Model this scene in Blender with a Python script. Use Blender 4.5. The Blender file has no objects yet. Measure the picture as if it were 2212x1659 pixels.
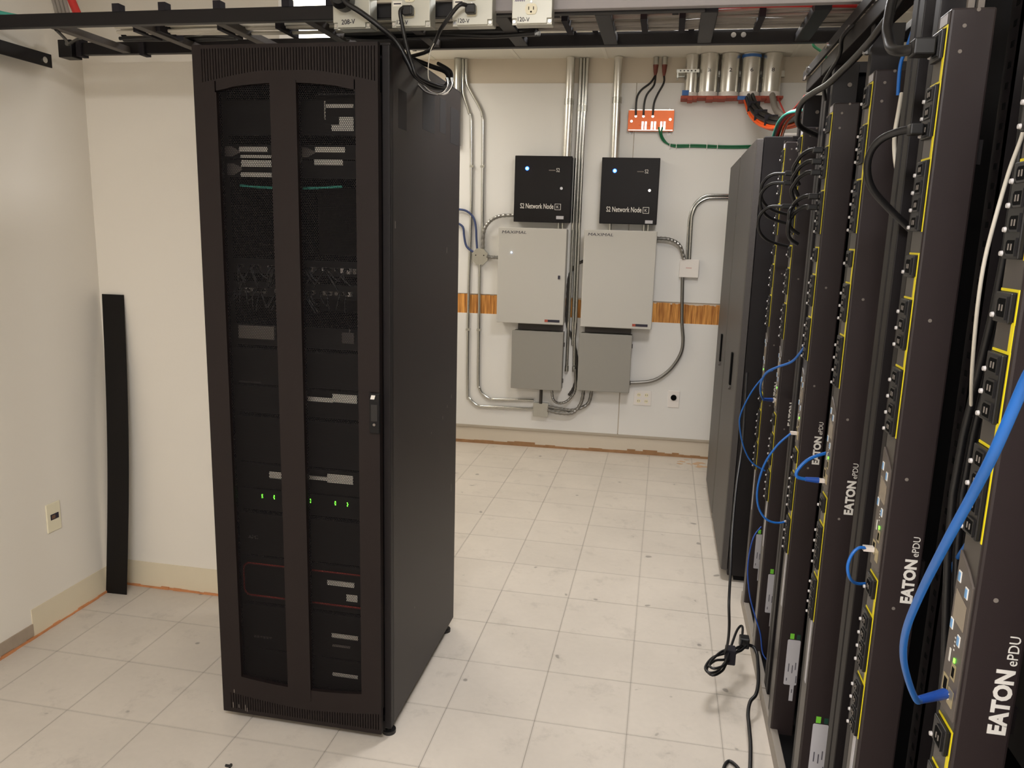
import bpy, math, random
from mathutils import Vector, Matrix
random.seed(7)
C = bpy.context.scene.collection
SC = bpy.context.scene

# ---------------------------------------------------------------- camera, world, lights, exposure
F = 1672.515
def camera():
    yaw, pitch, roll = -0.189577558, 0.192219841, -0.0279805542
    cy, sy, cp, sp = math.cos(yaw), math.sin(yaw), math.cos(pitch), math.sin(pitch)
    f = Vector((sy*cp, cy*cp, -sp)); r = Vector((cy, -sy, 0)); d = f.cross(r)
    cr, sr = math.cos(roll), math.sin(roll)
    r2 = cr*r + sr*d; d2 = -sr*r + cr*d
    cam = bpy.data.cameras.new('camera'); o = bpy.data.objects.new('camera', cam); C.objects.link(o)
    cam.sensor_fit = 'HORIZONTAL'; cam.sensor_width = 36.0; cam.lens = F/2212*36.0
    cam.clip_start = 0.02; cam.clip_end = 50
    m = Matrix((r2, -d2, -f)).transposed().to_4x4()
    m.translation = Vector((0.638010365, -3.52108279, 1.59551248))
    o.matrix_world = m
    SC.camera = o
camera()
w = bpy.data.worlds.new('world'); SC.world = w; w.use_nodes = True
w.node_tree.nodes['Background'].inputs[0].default_value = (1, .95, .9, 1)
w.node_tree.nodes['Background'].inputs[1].default_value = 0.05
SC.view_settings.view_transform = 'Standard'; SC.view_settings.look = 'None'
SC.view_settings.gamma = 1.0; SC.view_settings.use_curve_mapping = False
SC.view_settings.exposure = 0.0
CEIL = 2.79
LAMPS = [  # x, y, size x, size y, watts  (fluorescent ceiling panels)
    (0.74, -0.32, .6, .6, 26.5),
    (0.75, 0.80, .6, .6, 1.5),
    (-1.52, 1.10, .9, 1.2, 7),
    (0.35, -3.95, 1.2, .6, 70),
    (1.75, -3.6, .6, 1.2, 10),
]
WARM = (.965, .96, 1.0)
for i, (x, y, sx, sy, pw) in enumerate(LAMPS):
    l = bpy.data.lights.new('lamp_light', 'AREA'); l.shape = 'RECTANGLE'; l.size = sx*.94; l.size_y = sy*.94
    l.energy = pw; l.color = WARM
    o = bpy.data.objects.new('lamp_light', l); C.objects.link(o); o.location = (x, y, CEIL-.035)

# ---------------------------------------------------------------- helpers
def lin(c):
    return tuple(((v/255)/12.92 if v/255 <= .04045 else ((v/255+.055)/1.055)**2.4) for v in c)
MATS = {}
def mat(name, rgb, rough=.5, metal=0.0, emit=0.0, noise=0.0, nscale=8.0, bump=0.0, bscale=200.0, spec=.5, srgb=True, coat=0.0):
    if name in MATS: return MATS[name]
    m = bpy.data.materials.new(name); m.use_nodes = True; nt = m.node_tree
    b = nt.nodes['Principled BSDF']; c = lin(rgb) if srgb else rgb
    b.inputs['Base Color'].default_value = (*c, 1); b.inputs['Roughness'].default_value = rough
    b.inputs['Metallic'].default_value = metal; b.inputs['Specular IOR Level'].default_value = spec
    b.inputs['Coat Weight'].default_value = coat
    if emit:
        b.inputs['Emission Color'].default_value = (*c, 1); b.inputs['Emission Strength'].default_value = emit
    if noise or bump:
        tc = nt.nodes.new('ShaderNodeTexCoord')
    if noise:
        n = nt.nodes.new('ShaderNodeTexNoise'); n.inputs['Scale'].default_value = nscale; n.inputs['Detail'].default_value = 4
        nt.links.new(tc.outputs['Object'], n.inputs['Vector'])
        r = nt.nodes.new('ShaderNodeMapRange'); r.inputs['To Min'].default_value = 1-noise; r.inputs['To Max'].default_value = 1+noise
        nt.links.new(n.outputs['Fac'], r.inputs['Value'])
        mx = nt.nodes.new('ShaderNodeVectorMath'); mx.operation = 'SCALE'; mx.inputs[0].default_value = c
        nt.links.new(r.outputs[0], mx.inputs['Scale']); nt.links.new(mx.outputs[0], b.inputs['Base Color'])
    if bump:
        n = nt.nodes.new('ShaderNodeTexNoise'); n.inputs['Scale'].default_value = bscale
        nt.links.new(tc.outputs['Object'], n.inputs['Vector'])
        bp = nt.nodes.new('ShaderNodeBump'); bp.inputs['Strength'].default_value = bump; bp.inputs['Distance'].default_value = .002
        nt.links.new(n.outputs['Fac'], bp.inputs['Height']); nt.links.new(bp.outputs[0], b.inputs['Normal'])
    MATS[name] = m
    return m

def wpos(o):
    v = Vector((0, 0, 0))
    while o is not None:
        v = v + o.location; o = o.parent
    return v
def link(name, me, parent=None, loc=None):
    o = bpy.data.objects.new(name, me); C.objects.link(o)
    if loc is not None: o.location = loc
    if parent is not None: o.parent = parent
    return o
def tag(o, label=None, cat=None, group=None, kind=None):
    if label: o['label'] = label
    if cat: o['category'] = cat
    if group: o['group'] = group
    if kind: o['kind'] = kind
    return o
def thing(name, label, cat, loc, group=None):
    o = bpy.data.objects.new(name, None); C.objects.link(o); o.location = loc; o.empty_display_size = .05
    return tag(o, label, cat, group)

class MB:
    def __init__(s, f=None): s.v = []; s.f = []; s.map = f; s.sm = set()
    def add(s, vs, fs, smooth=False):
        n = len(s.v)
        s.v += [tuple(s.map(*p)) if s.map else tuple(p) for p in vs]
        for q in fs:
            if smooth: s.sm.add(len(s.f))
            s.f.append(tuple(n+i for i in q))
        return s
    def box(s, x0, x1, y0, y1, z0, z1):
        x0, x1 = min(x0, x1), max(x0, x1); y0, y1 = min(y0, y1), max(y0, y1); z0, z1 = min(z0, z1), max(z0, z1)
        return s.add([(x0,y0,z0),(x1,y0,z0),(x1,y1,z0),(x0,y1,z0),(x0,y0,z1),(x1,y0,z1),(x1,y1,z1),(x0,y1,z1)],
              [(0,3,2,1),(4,5,6,7),(0,1,5,4),(1,2,6,5),(2,3,7,6),(3,0,4,7)])
    def prism(s, pts, a, b, axis='y'):
        # pts: 2D outline; extruded along axis from a to b
        def P(u, v, t):
            return {'y': (u, t, v), 'x': (t, u, v), 'z': (u, v, t)}[axis]
        n = len(pts)
        vs = [P(u, v, a) for u, v in pts]+[P(u, v, b) for u, v in pts]
        fs = [tuple(range(n)), tuple(range(2*n-1, n-1, -1))]+[(i, i+n, (i+1) % n+n, (i+1) % n) for i in range(n)]
        return s.add(vs, fs)
    def cyl(s, p0, p1, r, seg=16, r1=None, caps=True):
        p0 = Vector(p0); p1 = Vector(p1); d = (p1-p0).normalized()
        u = d.orthogonal().normalized(); w_ = d.cross(u); r1 = r if r1 is None else r1
        vs = []
        for p, rr in ((p0, r), (p1, r1)):
            for i in range(seg):
                a = 2*math.pi*i/seg; vs.append(p+u*math.cos(a)*rr+w_*math.sin(a)*rr)
        s.add(vs, [(i, (i+1) % seg, (i+1) % seg+seg, i+seg) for i in range(seg)], True)
        if caps:
            s.add(vs, [tuple(range(seg-1, -1, -1)), tuple(range(seg, 2*seg))])
        return s
    def tube(s, pts, r, seg=10, sub=4, rib=0.0):
        P = [Vector(p) for p in pts]
        if sub > 1 and len(P) > 2:
            Q = []
            for i in range(len(P)-1):
                a, b, c, d = P[max(i-1, 0)], P[i], P[i+1], P[min(i+2, len(P)-1)]
                for k in range(sub):
                    t = k/sub
                    Q.append(.5*((2*b)+(c-a)*t+(2*a-5*b+4*c-d)*t*t+(3*b-a-3*c+d)*t**3))
            Q.append(P[-1]); P = Q
        n = len(P); vs = []; u = None
        for i in range(n):
            d = (P[min(i+1, n-1)]-P[max(i-1, 0)])
            d = d.normalized() if d.length > 1e-9 else Vector((0, 0, 1))
            if u is None: u = d.orthogonal().normalized()
            else:
                u = u-d*u.dot(d); u = u.normalized() if u.length > 1e-6 else d.orthogonal().normalized()
            w_ = d.cross(u); rr = r*(1+(rib if i % 2 else -rib))
            for k in range(seg):
                a = 2*math.pi*k/seg; vs.append(P[i]+u*math.cos(a)*rr+w_*math.sin(a)*rr)
        fs = [(i*seg+k, i*seg+(k+1) % seg, (i+1)*seg+(k+1) % seg, (i+1)*seg+k) for i in range(n-1) for k in range(seg)]
        s.add(vs, fs, not rib)
        s.add([vs[k] for k in range(seg)]+vs[-seg:], [tuple(range(seg-1, -1, -1)), tuple(range(seg, 2*seg))])
        return s
    def build(s, name, m, parent=None, bevel=0, label=None, kind=None, base=True):
        me = bpy.data.meshes.new(name)
        if parent is not None: off = wpos(parent)
        else:
            xs, ys, zs = zip(*s.v); off = Vector(((min(xs)+max(xs))/2, (min(ys)+max(ys))/2, min(zs)))
        me.from_pydata([(p[0]-off.x, p[1]-off.y, p[2]-off.z) for p in s.v], [], s.f)
        me.polygons.foreach_set('use_smooth', [i in s.sm for i in range(len(s.f))])
        me.materials.append(m if not isinstance(m, str) else MATS[m]); me.update()
        o = link(name, me, parent, None if parent is not None else off)
        if bevel:
            md = o.modifiers.new('bevel', 'BEVEL'); md.width = bevel; md.segments = 2; md.limit_method = 'ANGLE'; md.angle_limit = .9
        if label: o['label'] = label
        if kind: o['kind'] = kind
        return o
def copy_tree(o, parent=None):
    c = o.copy(); C.objects.link(c); c.parent = parent
    for ch in list(o.children): copy_tree(ch, c)
    return c
def text_on(body, name, m, parent, P, U, V, wid, hei, depth=.0012, bold=.0):
    """lettering filling wid x hei, lower left corner at P, reading along U, upright along V"""
    cu = bpy.data.curves.new(name, 'FONT'); cu.body = body; cu.size = 1; cu.extrude = .01; cu.offset = bold; cu.resolution_u = 3
    t = bpy.data.objects.new(name, cu); C.objects.link(t)
    dg = bpy.context.evaluated_depsgraph_get(); me = bpy.data.meshes.new_from_object(t.evaluated_get(dg))
    bpy.data.objects.remove(t); bpy.data.curves.remove(cu)
    xs = [v.co.x for v in me.vertices]; ys = [v.co.y for v in me.vertices]
    U = Vector(U).normalized(); V = Vector(V).normalized(); N = U.cross(V)
    x0, x1, y0, y1 = min(xs), max(xs), min(ys), max(ys); P = Vector(P); off = wpos(parent)
    for v in me.vertices:
        a = (v.co.x-x0)/(x1-x0)*wid; b = (v.co.y-y0)/(y1-y0)*hei; c = depth if v.co.z > 0 else 0
        v.co = P+U*a+V*b+N*c-off
    me.materials.clear(); me.materials.append(m); me.update()
    return link(name, me, parent)
def text_obj_ready():
    return True

# ---------------------------------------------------------------- materials
mat('paint', (237, 231, 220), .62, noise=.02, nscale=1.6, bump=.12, bscale=60)
mat('paint_tan', (208, 197, 180), .66, noise=.02, nscale=2)
mat('panel_paint', (226, 224, 220), .45, noise=.02, nscale=1.2)
mat('ceiling_tile', (232, 228, 216), .9, noise=.04, nscale=120)
mat('cove', (226, 214, 188), .55, noise=.05, nscale=7)
mat('glue', (205, 140, 92), .8, noise=.25, nscale=30)
mat('plaster', (168, 152, 134), .9, noise=.12, nscale=25)
mat('rust', (158, 120, 84), .9, noise=.35, nscale=18)
mat('wood', (190, 122, 48), .7, noise=.3, nscale=30)
mat('grout', (150, 140, 124), .9)
mat('rack_black', (36, 29, 29), .48, noise=.06, nscale=3, bump=.12, bscale=700, spec=.42)
mat('rack_front', (30, 23, 22), .5, noise=.06, nscale=3, bump=.12, bscale=700, spec=.22)
mat('rack_dark', (24, 20, 21), .5, spec=.3)
mat('void_black', (16, 15, 16), .8, spec=.2)
mat('pdu_black', (43, 35, 35), .45, spec=.4, bump=.12, bscale=900)
mat('pdu_face', (62, 57, 53), .33, spec=.55)
mat('outlet_black', (26, 25, 26), .38, spec=.45)
mat('cavity', (8, 8, 8), .9, spec=.1)
mat('latch', (196, 192, 190), .4)
mat('yellow', (232, 214, 22), .5)
mat('white_print', (226, 222, 214), .5)
mat('label_grey', (190, 188, 192), .5, noise=.03, nscale=60)
mat('label_ink', (90, 88, 96), .6)
mat('green_sticker', (120, 205, 60), .5)
mat('green_dark', (30, 70, 55), .5)
mat('lcd', (142, 130, 112), .25)
mat('blue_button', (112, 165, 215), .4)
mat('rj_metal', (196, 182, 140), .35, metal=.6)
mat('galv', (188, 188, 182), .3, metal=1.0, noise=.08, nscale=30)
mat('emt', (196, 196, 192), .2, metal=1.0)
mat('sleeve_metal', (222, 220, 214), .26, metal=.85, noise=.03, nscale=12)
mat('flex', (140, 138, 134), .35, metal=.9)
mat('flex_dark', (70, 66, 62), .45, metal=.5)
mat('grey_enclosure', (190, 187, 180), .5, spec=.4)
mat('grey_dark_enclosure', (146, 143, 136), .5, spec=.4)
mat('black_enclosure', (22, 19, 20), .5, spec=.25)
mat('bracket', (84, 78, 74), .6)
mat('white_plastic', (232, 226, 220), .4)
mat('ivory_plastic', (236, 228, 200), .4)
mat('copper', (206, 104, 58), .42, metal=.55, noise=.1, nscale=14)
mat('firestop', (168, 78, 60), .7, noise=.2, nscale=30)
mat('bolt', (205, 205, 205), .25, metal=1.0)
mat('tray_black', (20, 17, 20), .45, spec=.35)
mat('tray_lit', (158, 152, 152), .5, spec=.5)  # paler copy of the tray colour, aisle light painted in
mat('velcro', (30, 27, 34), .9)
mat('cable_grey', (146, 139, 131), .5, noise=.06, nscale=20)
mat('cable_white', (214, 208, 194), .45)
mat('cable_black', (22, 21, 22), .4)
mat('cable_red', (196, 44, 40), .5)
mat('cable_blue', (30, 104, 190), .4)
mat('cable_blue_dark', (28, 74, 160), .4)
mat('cable_green', (28, 112, 72), .45)
mat('cable_teal', (72, 178, 160), .45)
mat('cable_orange', (240, 96, 34), .5)
mat('cable_yellow', (214, 184, 60), .5)
mat('mc_blue', (72, 84, 124), .4, metal=.5)
mat('plug_white', (214, 204, 196), .35)
mat('tape_blue', (60, 108, 176), .6)
mat('tape_cyan', (60, 160, 214), .6)
mat('steel_box', (198, 197, 186), .38, metal=.35)
mat('ink', (44, 40, 54), .7)
mat('strip_black', (16, 13, 12), .6, spec=.25)
mat('vinyl_dust', (96, 90, 86), .8)
mat('led_blue', (40, 90, 255), .3, emit=14)
mat('led_core', (190, 215, 255), .3, emit=12)
mat('led_green', (110, 255, 60), .3, emit=3.5)
mat('lamp', (255, 246, 226), .5, emit=6)
mat('red_trim', (150, 40, 24), .5)
mat('paper', (236, 232, 220), .6)
mat('dim_grey', (120, 112, 104), .6)
mat('device_black', (15, 14, 15), .55, spec=.25)

def grille_material(name, base, scale, fac_open):
    """perforated sheet: dark metal with a staggered pattern of round holes"""
    m = bpy.data.materials.new(name); m.use_nodes = True; nt = m.node_tree; b = nt.nodes['Principled BSDF']
    b.inputs['Base Color'].default_value = (*lin(base), 1); b.inputs['Roughness'].default_value = .6; b.inputs['Specular IOR Level'].default_value = .2
    out = nt.nodes['Material Output']
    tc = nt.nodes.new('ShaderNodeTexCoord'); sp = nt.nodes.new('ShaderNodeSeparateXYZ'); nt.links.new(tc.outputs['Object'], sp.inputs[0])
    def M(op, a, bb=None):
        n = nt.nodes.new('ShaderNodeMath'); n.operation = op
        for i, q in enumerate((a, bb)):
            if q is None: continue
            if isinstance(q, (int, float)): n.inputs[i].default_value = q
            else: nt.links.new(q, n.inputs[i])
        return n.outputs[0]
    zz = M('MULTIPLY', sp.outputs['Z'], scale/.866)
    row = M('FLOOR', zz); par = M('MODULO', M('ABSOLUTE', row), 2.0)
    xx = M('ADD', M('MULTIPLY', sp.outputs['X'], scale), M('MULTIPLY', par, .5))
    fx = M('SUBTRACT', M('FRACT', xx), .5); fz = M('MULTIPLY', M('SUBTRACT', M('FRACT', zz), .5), .866)
    d = M('SQRT', M('ADD', M('MULTIPLY', fx, fx), M('MULTIPLY', fz, fz)))
    hole = M('LESS_THAN', d, fac_open)
    tr = nt.nodes.new('ShaderNodeBsdfTransparent'); mx = nt.nodes.new('ShaderNodeMixShader')
    nt.links.new(hole, mx.inputs[0]); nt.links.new(b.outputs[0], mx.inputs[1]); nt.links.new(tr.outputs[0], mx.inputs[2])
    nt.links.new(mx.outputs[0], out.inputs[0]); MATS[name] = m
grille_material('perforated', (22, 19, 20), 185.0, .415)

def floor_tile_material():
    m = bpy.data.materials.new('floor_tile'); m.use_nodes = True; nt = m.node_tree; b = nt.nodes['Principled BSDF']
    tc = nt.nodes.new('ShaderNodeTexCoord'); oi = nt.nodes.new('ShaderNodeObjectInfo'); geo = nt.nodes.new('ShaderNodeNewGeometry')
    def noise(scale, det, rough=.6):
        n = nt.nodes.new('ShaderNodeTexNoise'); n.inputs['Scale'].default_value = scale; n.inputs['Detail'].default_value = det
        n.inputs['Roughness'].default_value = rough; nt.links.new(geo.outputs['Position'], n.inputs['Vector']); return n.outputs['Fac']
    def ramp(x, a, bb, lo, hi):
        r = nt.nodes.new('ShaderNodeMapRange'); r.inputs[1].default_value = a; r.inputs[2].default_value = bb
        r.inputs[3].default_value = lo; r.inputs[4].default_value = hi; nt.links.new(x, r.inputs[0]); return r.outputs[0]
    def mul(a, bb):
        n = nt.nodes.new('ShaderNodeMath'); n.operation = 'MULTIPLY'
        for i, q in enumerate((a, bb)):
            if isinstance(q, (int, float)): n.inputs[i].default_value = q
            else: nt.links.new(q, n.inputs[i])
        return n.outputs[0]
    base = ramp(noise(2.2, 5), .3, .7, .91, 1.04)
    fine = ramp(noise(45, 4), .35, .65, .985, 1.012)
    scuff = ramp(noise(6.5, 6, .72), .56, .74, 1.0, .80)
    spots = ramp(noise(13.0, 1, .4), .745, .77, 1.0, .55)
    rnd = ramp(oi.outputs['Random'], 0, 1, .975, 1.015)
    # dirt gathered along the tile edges
    sp = nt.nodes.new('ShaderNodeSeparateXYZ'); nt.links.new(tc.outputs['Generated'], sp.inputs[0])
    def edge(s):
        a = nt.nodes.new('ShaderNodeMath'); a.operation = 'SUBTRACT'; nt.links.new(s, a.inputs[0]); a.inputs[1].default_value = .5
        c = nt.nodes.new('ShaderNodeMath'); c.operation = 'ABSOLUTE'; nt.links.new(a.outputs[0], c.inputs[0])
        return ramp(c.outputs[0], .478, .5, 1.0, .86)
    tot = mul(mul(mul(mul(base, fine), mul(scuff, spots)), rnd), mul(edge(sp.outputs['X']), edge(sp.outputs['Y'])))
    mx = nt.nodes.new('ShaderNodeVectorMath'); mx.operation = 'SCALE'; mx.inputs[0].default_value = lin((210, 201, 189))
    nt.links.new(tot, mx.inputs['Scale']); nt.links.new(mx.outputs[0], b.inputs['Base Color'])
    b.inputs['Roughness'].default_value = .42; b.inputs['Specular IOR Level'].default_value = .35
    MATS['floor_tile'] = m
floor_tile_material()
def wood_material():
    m = MATS['wood']; nt = m.node_tree; b = nt.nodes['Principled BSDF']
    for l in list(b.inputs['Base Color'].links): nt.links.remove(l)
    geo = nt.nodes.new('ShaderNodeNewGeometry'); mp = nt.nodes.new('ShaderNodeMapping'); mp.inputs['Scale'].default_value = (95, 95, 5)
    nt.links.new(geo.outputs['Position'], mp.inputs[0]); n = nt.nodes.new('ShaderNodeTexNoise'); n.inputs['Scale'].default_value = 1; n.inputs['Detail'].default_value = 5
    nt.links.new(mp.outputs[0], n.inputs['Vector']); cr = nt.nodes.new('ShaderNodeValToRGB')
    cr.color_ramp.elements[0].position = .33; cr.color_ramp.elements[0].color = (*lin((150, 88, 30)), 1)
    cr.color_ramp.elements[1].position = .66; cr.color_ramp.elements[1].color = (*lin((232, 166, 84)), 1)
    nt.links.new(n.outputs['Fac'], cr.inputs[0]); nt.links.new(cr.outputs[0], b.inputs['Base Color'])
wood_material()

# ================================================================ THE ROOM
def yw(x): return 2.103+(x+.843)*.0329       # the back wall is a little out of square
def W(x, d, z): return (x, yw(x)-d, z)       # d = distance out of the back wall
XL, XR, YF = -1.68, 3.2, -5.0
T = .3048
# floor
fl = MB().box(-2.5, XR+.1, YF-.1, 2.4, -.12, -.003).build('floor', mat('grout', 0), None); tag(fl, kind='structure')
tile_mesh = None
GAP = .0010
fo = wpos(fl)
for i in range(-6, 6):
    for j in range(-10, 8):
        x0, y0 = i*T, j*T
        if x0 > 3.0: continue
        if tile_mesh is None:
            mb = MB().box(GAP/2, T-GAP/2, GAP/2, T-GAP/2, -.0035, 0)
            tile_mesh = bpy.data.meshes.new('floor_tile'); tile_mesh.from_pydata(mb.v, [], mb.f); tile_mesh.materials.append(MATS['floor_tile'])
        o = link('floor_tile', tile_mesh, fl); o.location = Vector((x0, y0, random.uniform(-.0003, 0)))-fo
rest = MB()
for i in range(-9, 11):
    for j in range(-17, 8):
        if -6 <= i < 6 and -10 <= j < 8: continue
        x0, y0 = i*T, j*T
        if x0 < -2.6 or x0 > 3.2: continue
        rest.box(x0+GAP/2, x0+T-GAP/2, y0+GAP/2, y0+T-GAP/2, -.0035, -.0001)
rest.build('outer_floor_tiles', MATS['floor_tile'], fl, kind='stuff')

# walls
H = 3.05
def struct(name, mb, m): return tag(mb.build(name, MATS[m]), kind='structure')
wb = MB(); wb.add([(-2.5, yw(-2.5), -.1), (XR, yw(XR), -.1), (XR, yw(XR)+.12, -.1), (-2.5, yw(-2.5)+.12, -.1),
                   (-2.5, yw(-2.5), H), (XR, yw(XR), H), (XR, yw(XR)+.12, H), (-2.5, yw(-2.5)+.12, H)],
        [(0,3,2,1),(4,5,6,7),(0,1,5,4),(1,2,6,5),(2,3,7,6),(3,0,4,7)])
wall_back = struct('wall_back', wb, 'paint_tan')
struct('wall_left', MB().box(XL-.12, XL, YF, -.66, -.1, H), 'paint')
struct('wall_alcove', MB().box(XL-.12, -.834, -.66, -.54, -.1, H), 'paint')
struct('wall_return', MB().box(-2.45, -2.33, -.54, 2.2, -.1, H), 'paint')
struct('wall_inner', MB().box(-2.45, XL-.12, -.66, -.54, -.1, H), 'paint')
struct('wall_right', MB().box(XR, XR+.12, YF, 2.3, -.1, H), 'paint')
struct('wall_front', MB().box(-2.5, XR+.12, YF-.12, YF, -.1, H), 'paint')
# painted plywood panels on the back wall, in two rows with a bare wood strip between
px = [-2.3, -.92, .365, 1.60, 2.85]
for a, b in zip(px[:-1], px[1:]):
    MB(W).box(a+.002, b-.002, .0, .010, 1.147-.004*(a+.8)*.5, 2.629).build('plywood_panel', MATS['panel_paint'], wall_back, bevel=.001)
    MB(W).box(a+.004, b-.003, .0, .010, .145, 1.001-.006*(a+.8)).build('plywood_panel', MATS['panel_paint'], wall_back, bevel=.001)
# torn wood strip with ragged edges
wd = MB(W); x = -1.9; rr = random.Random(3)
while x < 1.9:
    s_ = rr.uniform(.012, .034); t = .142+rr.uniform(-.004, .005)
    base = .999-.0063*(x+.84)
    wd.box(x, x+s_, 0, .0055+rr.uniform(0, .001), base-.006+rr.uniform(-.003, .002), base+t+rr.uniform(-.003, .004)); x += s_
wd.build('bare_wood_strip', MATS['wood'], wall_back, kind='stuff')
MB(W).box(-2.2, 2.6, 0, .013, .130, .146).build('panel_edge_bead', mat('bead', (176, 166, 150), .7), wall_back)
# ragged glue and dirt along the foot of the back wall
rg = MB(W); x = -1.9
while x < 1.9:
    s_ = rr.uniform(.03, .11); rg.box(x, x+s_, 0, .003, -.003, .014+.022*abs(math.sin(x*3.1))*rr.uniform(.3, 1.1)); x += s_
rg.build('glue_residue', MATS['rust'], wall_back, kind='stuff')
# cove base area along the alcove and left wall, orange adhesive line at the floor
bl = MB().box(XL, XL+.003, -1.16, -.66, 0, .118).build('baseboard_left', MATS['cove']); tag(bl, kind='structure')
gl = MB(); x = -2.6; 
while x < -.68:
    s_ = rr.uniform(.02, .06); gl.box(XL, XL+.006+rr.uniform(0, .004), x, x+s_, -.002, .005+rr.uniform(0, .006)); x += s_
gl.build('glue_line', MATS['glue'], bl, kind='stuff')
MB().box(XL, XL+.005, -1.42, -1.16, .012, .060).build('plaster_patch', MATS['plaster'], bl)
ba = MB().box(XL, -.834, -.663, -.66, 0, .118).build('baseboard_alcove', MATS['cove']); tag(ba, kind='structure')
gl = MB(); x = XL
while x < -.85:
    s_ = rr.uniform(.02, .06); gl.box(x, x+s_, -.668-rr.uniform(0, .004), -.66, -.002, .005+rr.uniform(0, .006)); x += s_
gl.build('glue_line', MATS['glue'], ba, kind='stuff')
# stain on the floor by the end cabinet
st_ = MB(); rs = random.Random(4)
for q in range(26):
    cx, cy, rad = .93+rs.gauss(0, .07), 2.00+rs.gauss(0, .045), rs.uniform(.008, .028)
    st_.prism([(cx+rad*rs.uniform(.7, 1.3)*math.cos(a*math.pi/4), cy+rad*rs.uniform(.5, .9)*math.sin(a*math.pi/4)) for a in range(8)], .0001, .0003+q*.00002, 'z')
st_.build('glue_stain', mat('glue_stain', (206, 172, 138), .7), fl, kind='stuff')
# ceiling of lay-in panels
ce = MB().box(-2.5, XR+.1, YF-.1, 2.4, CEIL+.02, CEIL+.1).build('ceiling', MATS['rack_dark']); tag(ce, kind='structure'); co = wpos(ce)
me = None; tb = MB()
holes = [(x-sx/2, x+sx/2, y-sy/2, y+sy/2) for x, y, sx, sy, _ in LAMPS]
def in_hole(x0, x1, y0, y1):
    return any(x0 > a-.01 and x1 < b+.01 and y0 > c-.01 and y1 < d+.01 for a, b, c, d in holes)
S = .61
for i in range(-4, 6):
    for j in range(-9, 4):
        x0, y0 = i*S+.15, j*S-.06
        if me is None:
            mb = MB().box(.012, S-.012, .012, S-.012, 0, .012); me = bpy.data.meshes.new('ceiling_panel'); me.from_pydata(mb.v, [], mb.f); me.materials.append(MATS['ceiling_tile'])
        o = link('ceiling_panel', me, ce); o.location = Vector((x0, y0, CEIL+.003))-co
for i in range(-4, 7): tb.box(i*S+.15-.012, i*S+.15+.012, YF, 2.3, CEIL, CEIL+.006)
for j in range(-9, 5): tb.box(-2.5, XR, j*S-.06-.012, j*S-.06+.012, CEIL, CEIL+.006)
tb.build('grid_bar', mat('grid_white', (236, 232, 220), .5), ce)
for k, (x, y, sx, sy, _) in enumerate(LAMPS):
    where = ['over the aisle between the cabinet and the rack row', 'over the far aisle near the back wall', 'beyond the corner of the alcove wall', 'behind the camera over the open floor', 'at the right behind the camera'][k]
    t = thing('ceiling_light', 'white fluorescent ceiling light panel '+where, 'ceiling light', (x, y, CEIL-.03))
    f = MB().box(x-sx/2, x+sx/2, y-sy/2, y-sy/2+.02, CEIL-.03, CEIL).box(x-sx/2, x+sx/2, y+sy/2-.02, y+sy/2, CEIL-.03, CEIL)
    f.box(x-sx/2, x-sx/2+.02, y-sy/2, y+sy/2, CEIL-.03, CEIL).box(x+sx/2-.02, x+sx/2, y-sy/2, y+sy/2, CEIL-.03, CEIL)
    f.build('frame', MATS['white_plastic'], t)
    MB().box(x-sx/2+.02, x+sx/2-.02, y-sy/2+.02, y+sy/2-.02, CEIL-.02, CEIL-.012).build('diffuser', MATS['lamp'], t)

# ================================================================ LEFT SERVER CABINET
X0, X1, YD = -.695, -.149, -1.445
t = thing('server_cabinet', 'tall black closed server cabinet with perforated twin window door in front of the alcove wall', 'server cabinet', (-.41, -1.04, 0))
MB().box(-.700, -.682, -1.405, -.665, .035, 2.088).build('side_panel', MATS['rack_black'], t, bevel=.003)
MB().box(-.150, -.128, -1.392, -.665, .035, 2.088).build('side_panel', MATS['rack_black'], t, bevel=.003)
MB().box(-.700, -.128, -1.405, -.665, 2.084, 2.092).build('top_panel', MATS['rack_dark'], t, bevel=.002)
MB().box(-.69, -.14, -.685, -.667, .04, 2.082).build('rear_panel', MATS['rack_dark'], t)
MB().box(-.69, -.14, -1.39, -.68, .035, .06).build('floor_panel', MATS['rack_dark'], t)
for x in (-.697, -.150):
    MB().box(x, x+.022, -1.412, -1.385, .03, 2.084).build('front_post', MATS['rack_dark'], t, bevel=.002)
for x in (-.672, -.185):
    MB().box(x, x+.022, -1.35, -1.335, .06, 2.08).build('mounting_rail', MATS['device_black'], t)
for x, y in ((-.66, -1.38), (-.145, -1.385), (-.66, -.72), (-.148, -.72)):
    MB().cyl((x, y, 0), (x, y, .012), .022, 16).cyl((x, y, .012), (x, y, .05), .009, 10).build('levelling_foot', MATS['cable_black'], t)
# plinth between door and floor
MB().box(-.672, -.152, -1.40, -1.39, .012, .045).build('plinth', MATS['rack_dark'], t)
# door
d0, d1 = YD, YD+.026
def topz(x):   # arched top edge of the windows
    u = (x-(-.42))/.21; return 1.984-.018*u*u*(1 if abs(u) < .8 else 1.15)
def botz(x):
    u = (x-(-.42))/.21; return .148+.014*u*u
ZT, ZB = 2.085, .030
WX = [(-.626, -.463), (-.385, -.214)]
door = MB()
door.box(X0, WX[0][0], d0, d1, .11, 1.96).box(WX[0][1], WX[1][0], d0-.002, d1, .11, 1.99).box(WX[1][1], X1, d0, d1, .11, 1.96)
N = 10
for (a, b) in WX:
    xs = [a+(b-a)*k/N for k in range(N+1)]
    for xa, xb in zip(xs[:-1], xs[1:]):
        door.prism([(xa, topz(xa)), (xb, topz(xb)), (xb, 1.99), (xa, 1.99)], d0, d1)
        door.prism([(xa, .11), (xb, .11), (xb, botz(xb)), (xa, botz(xa))], d0, d1)
dd = door.build('door', MATS['rack_front'], t)
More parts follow.
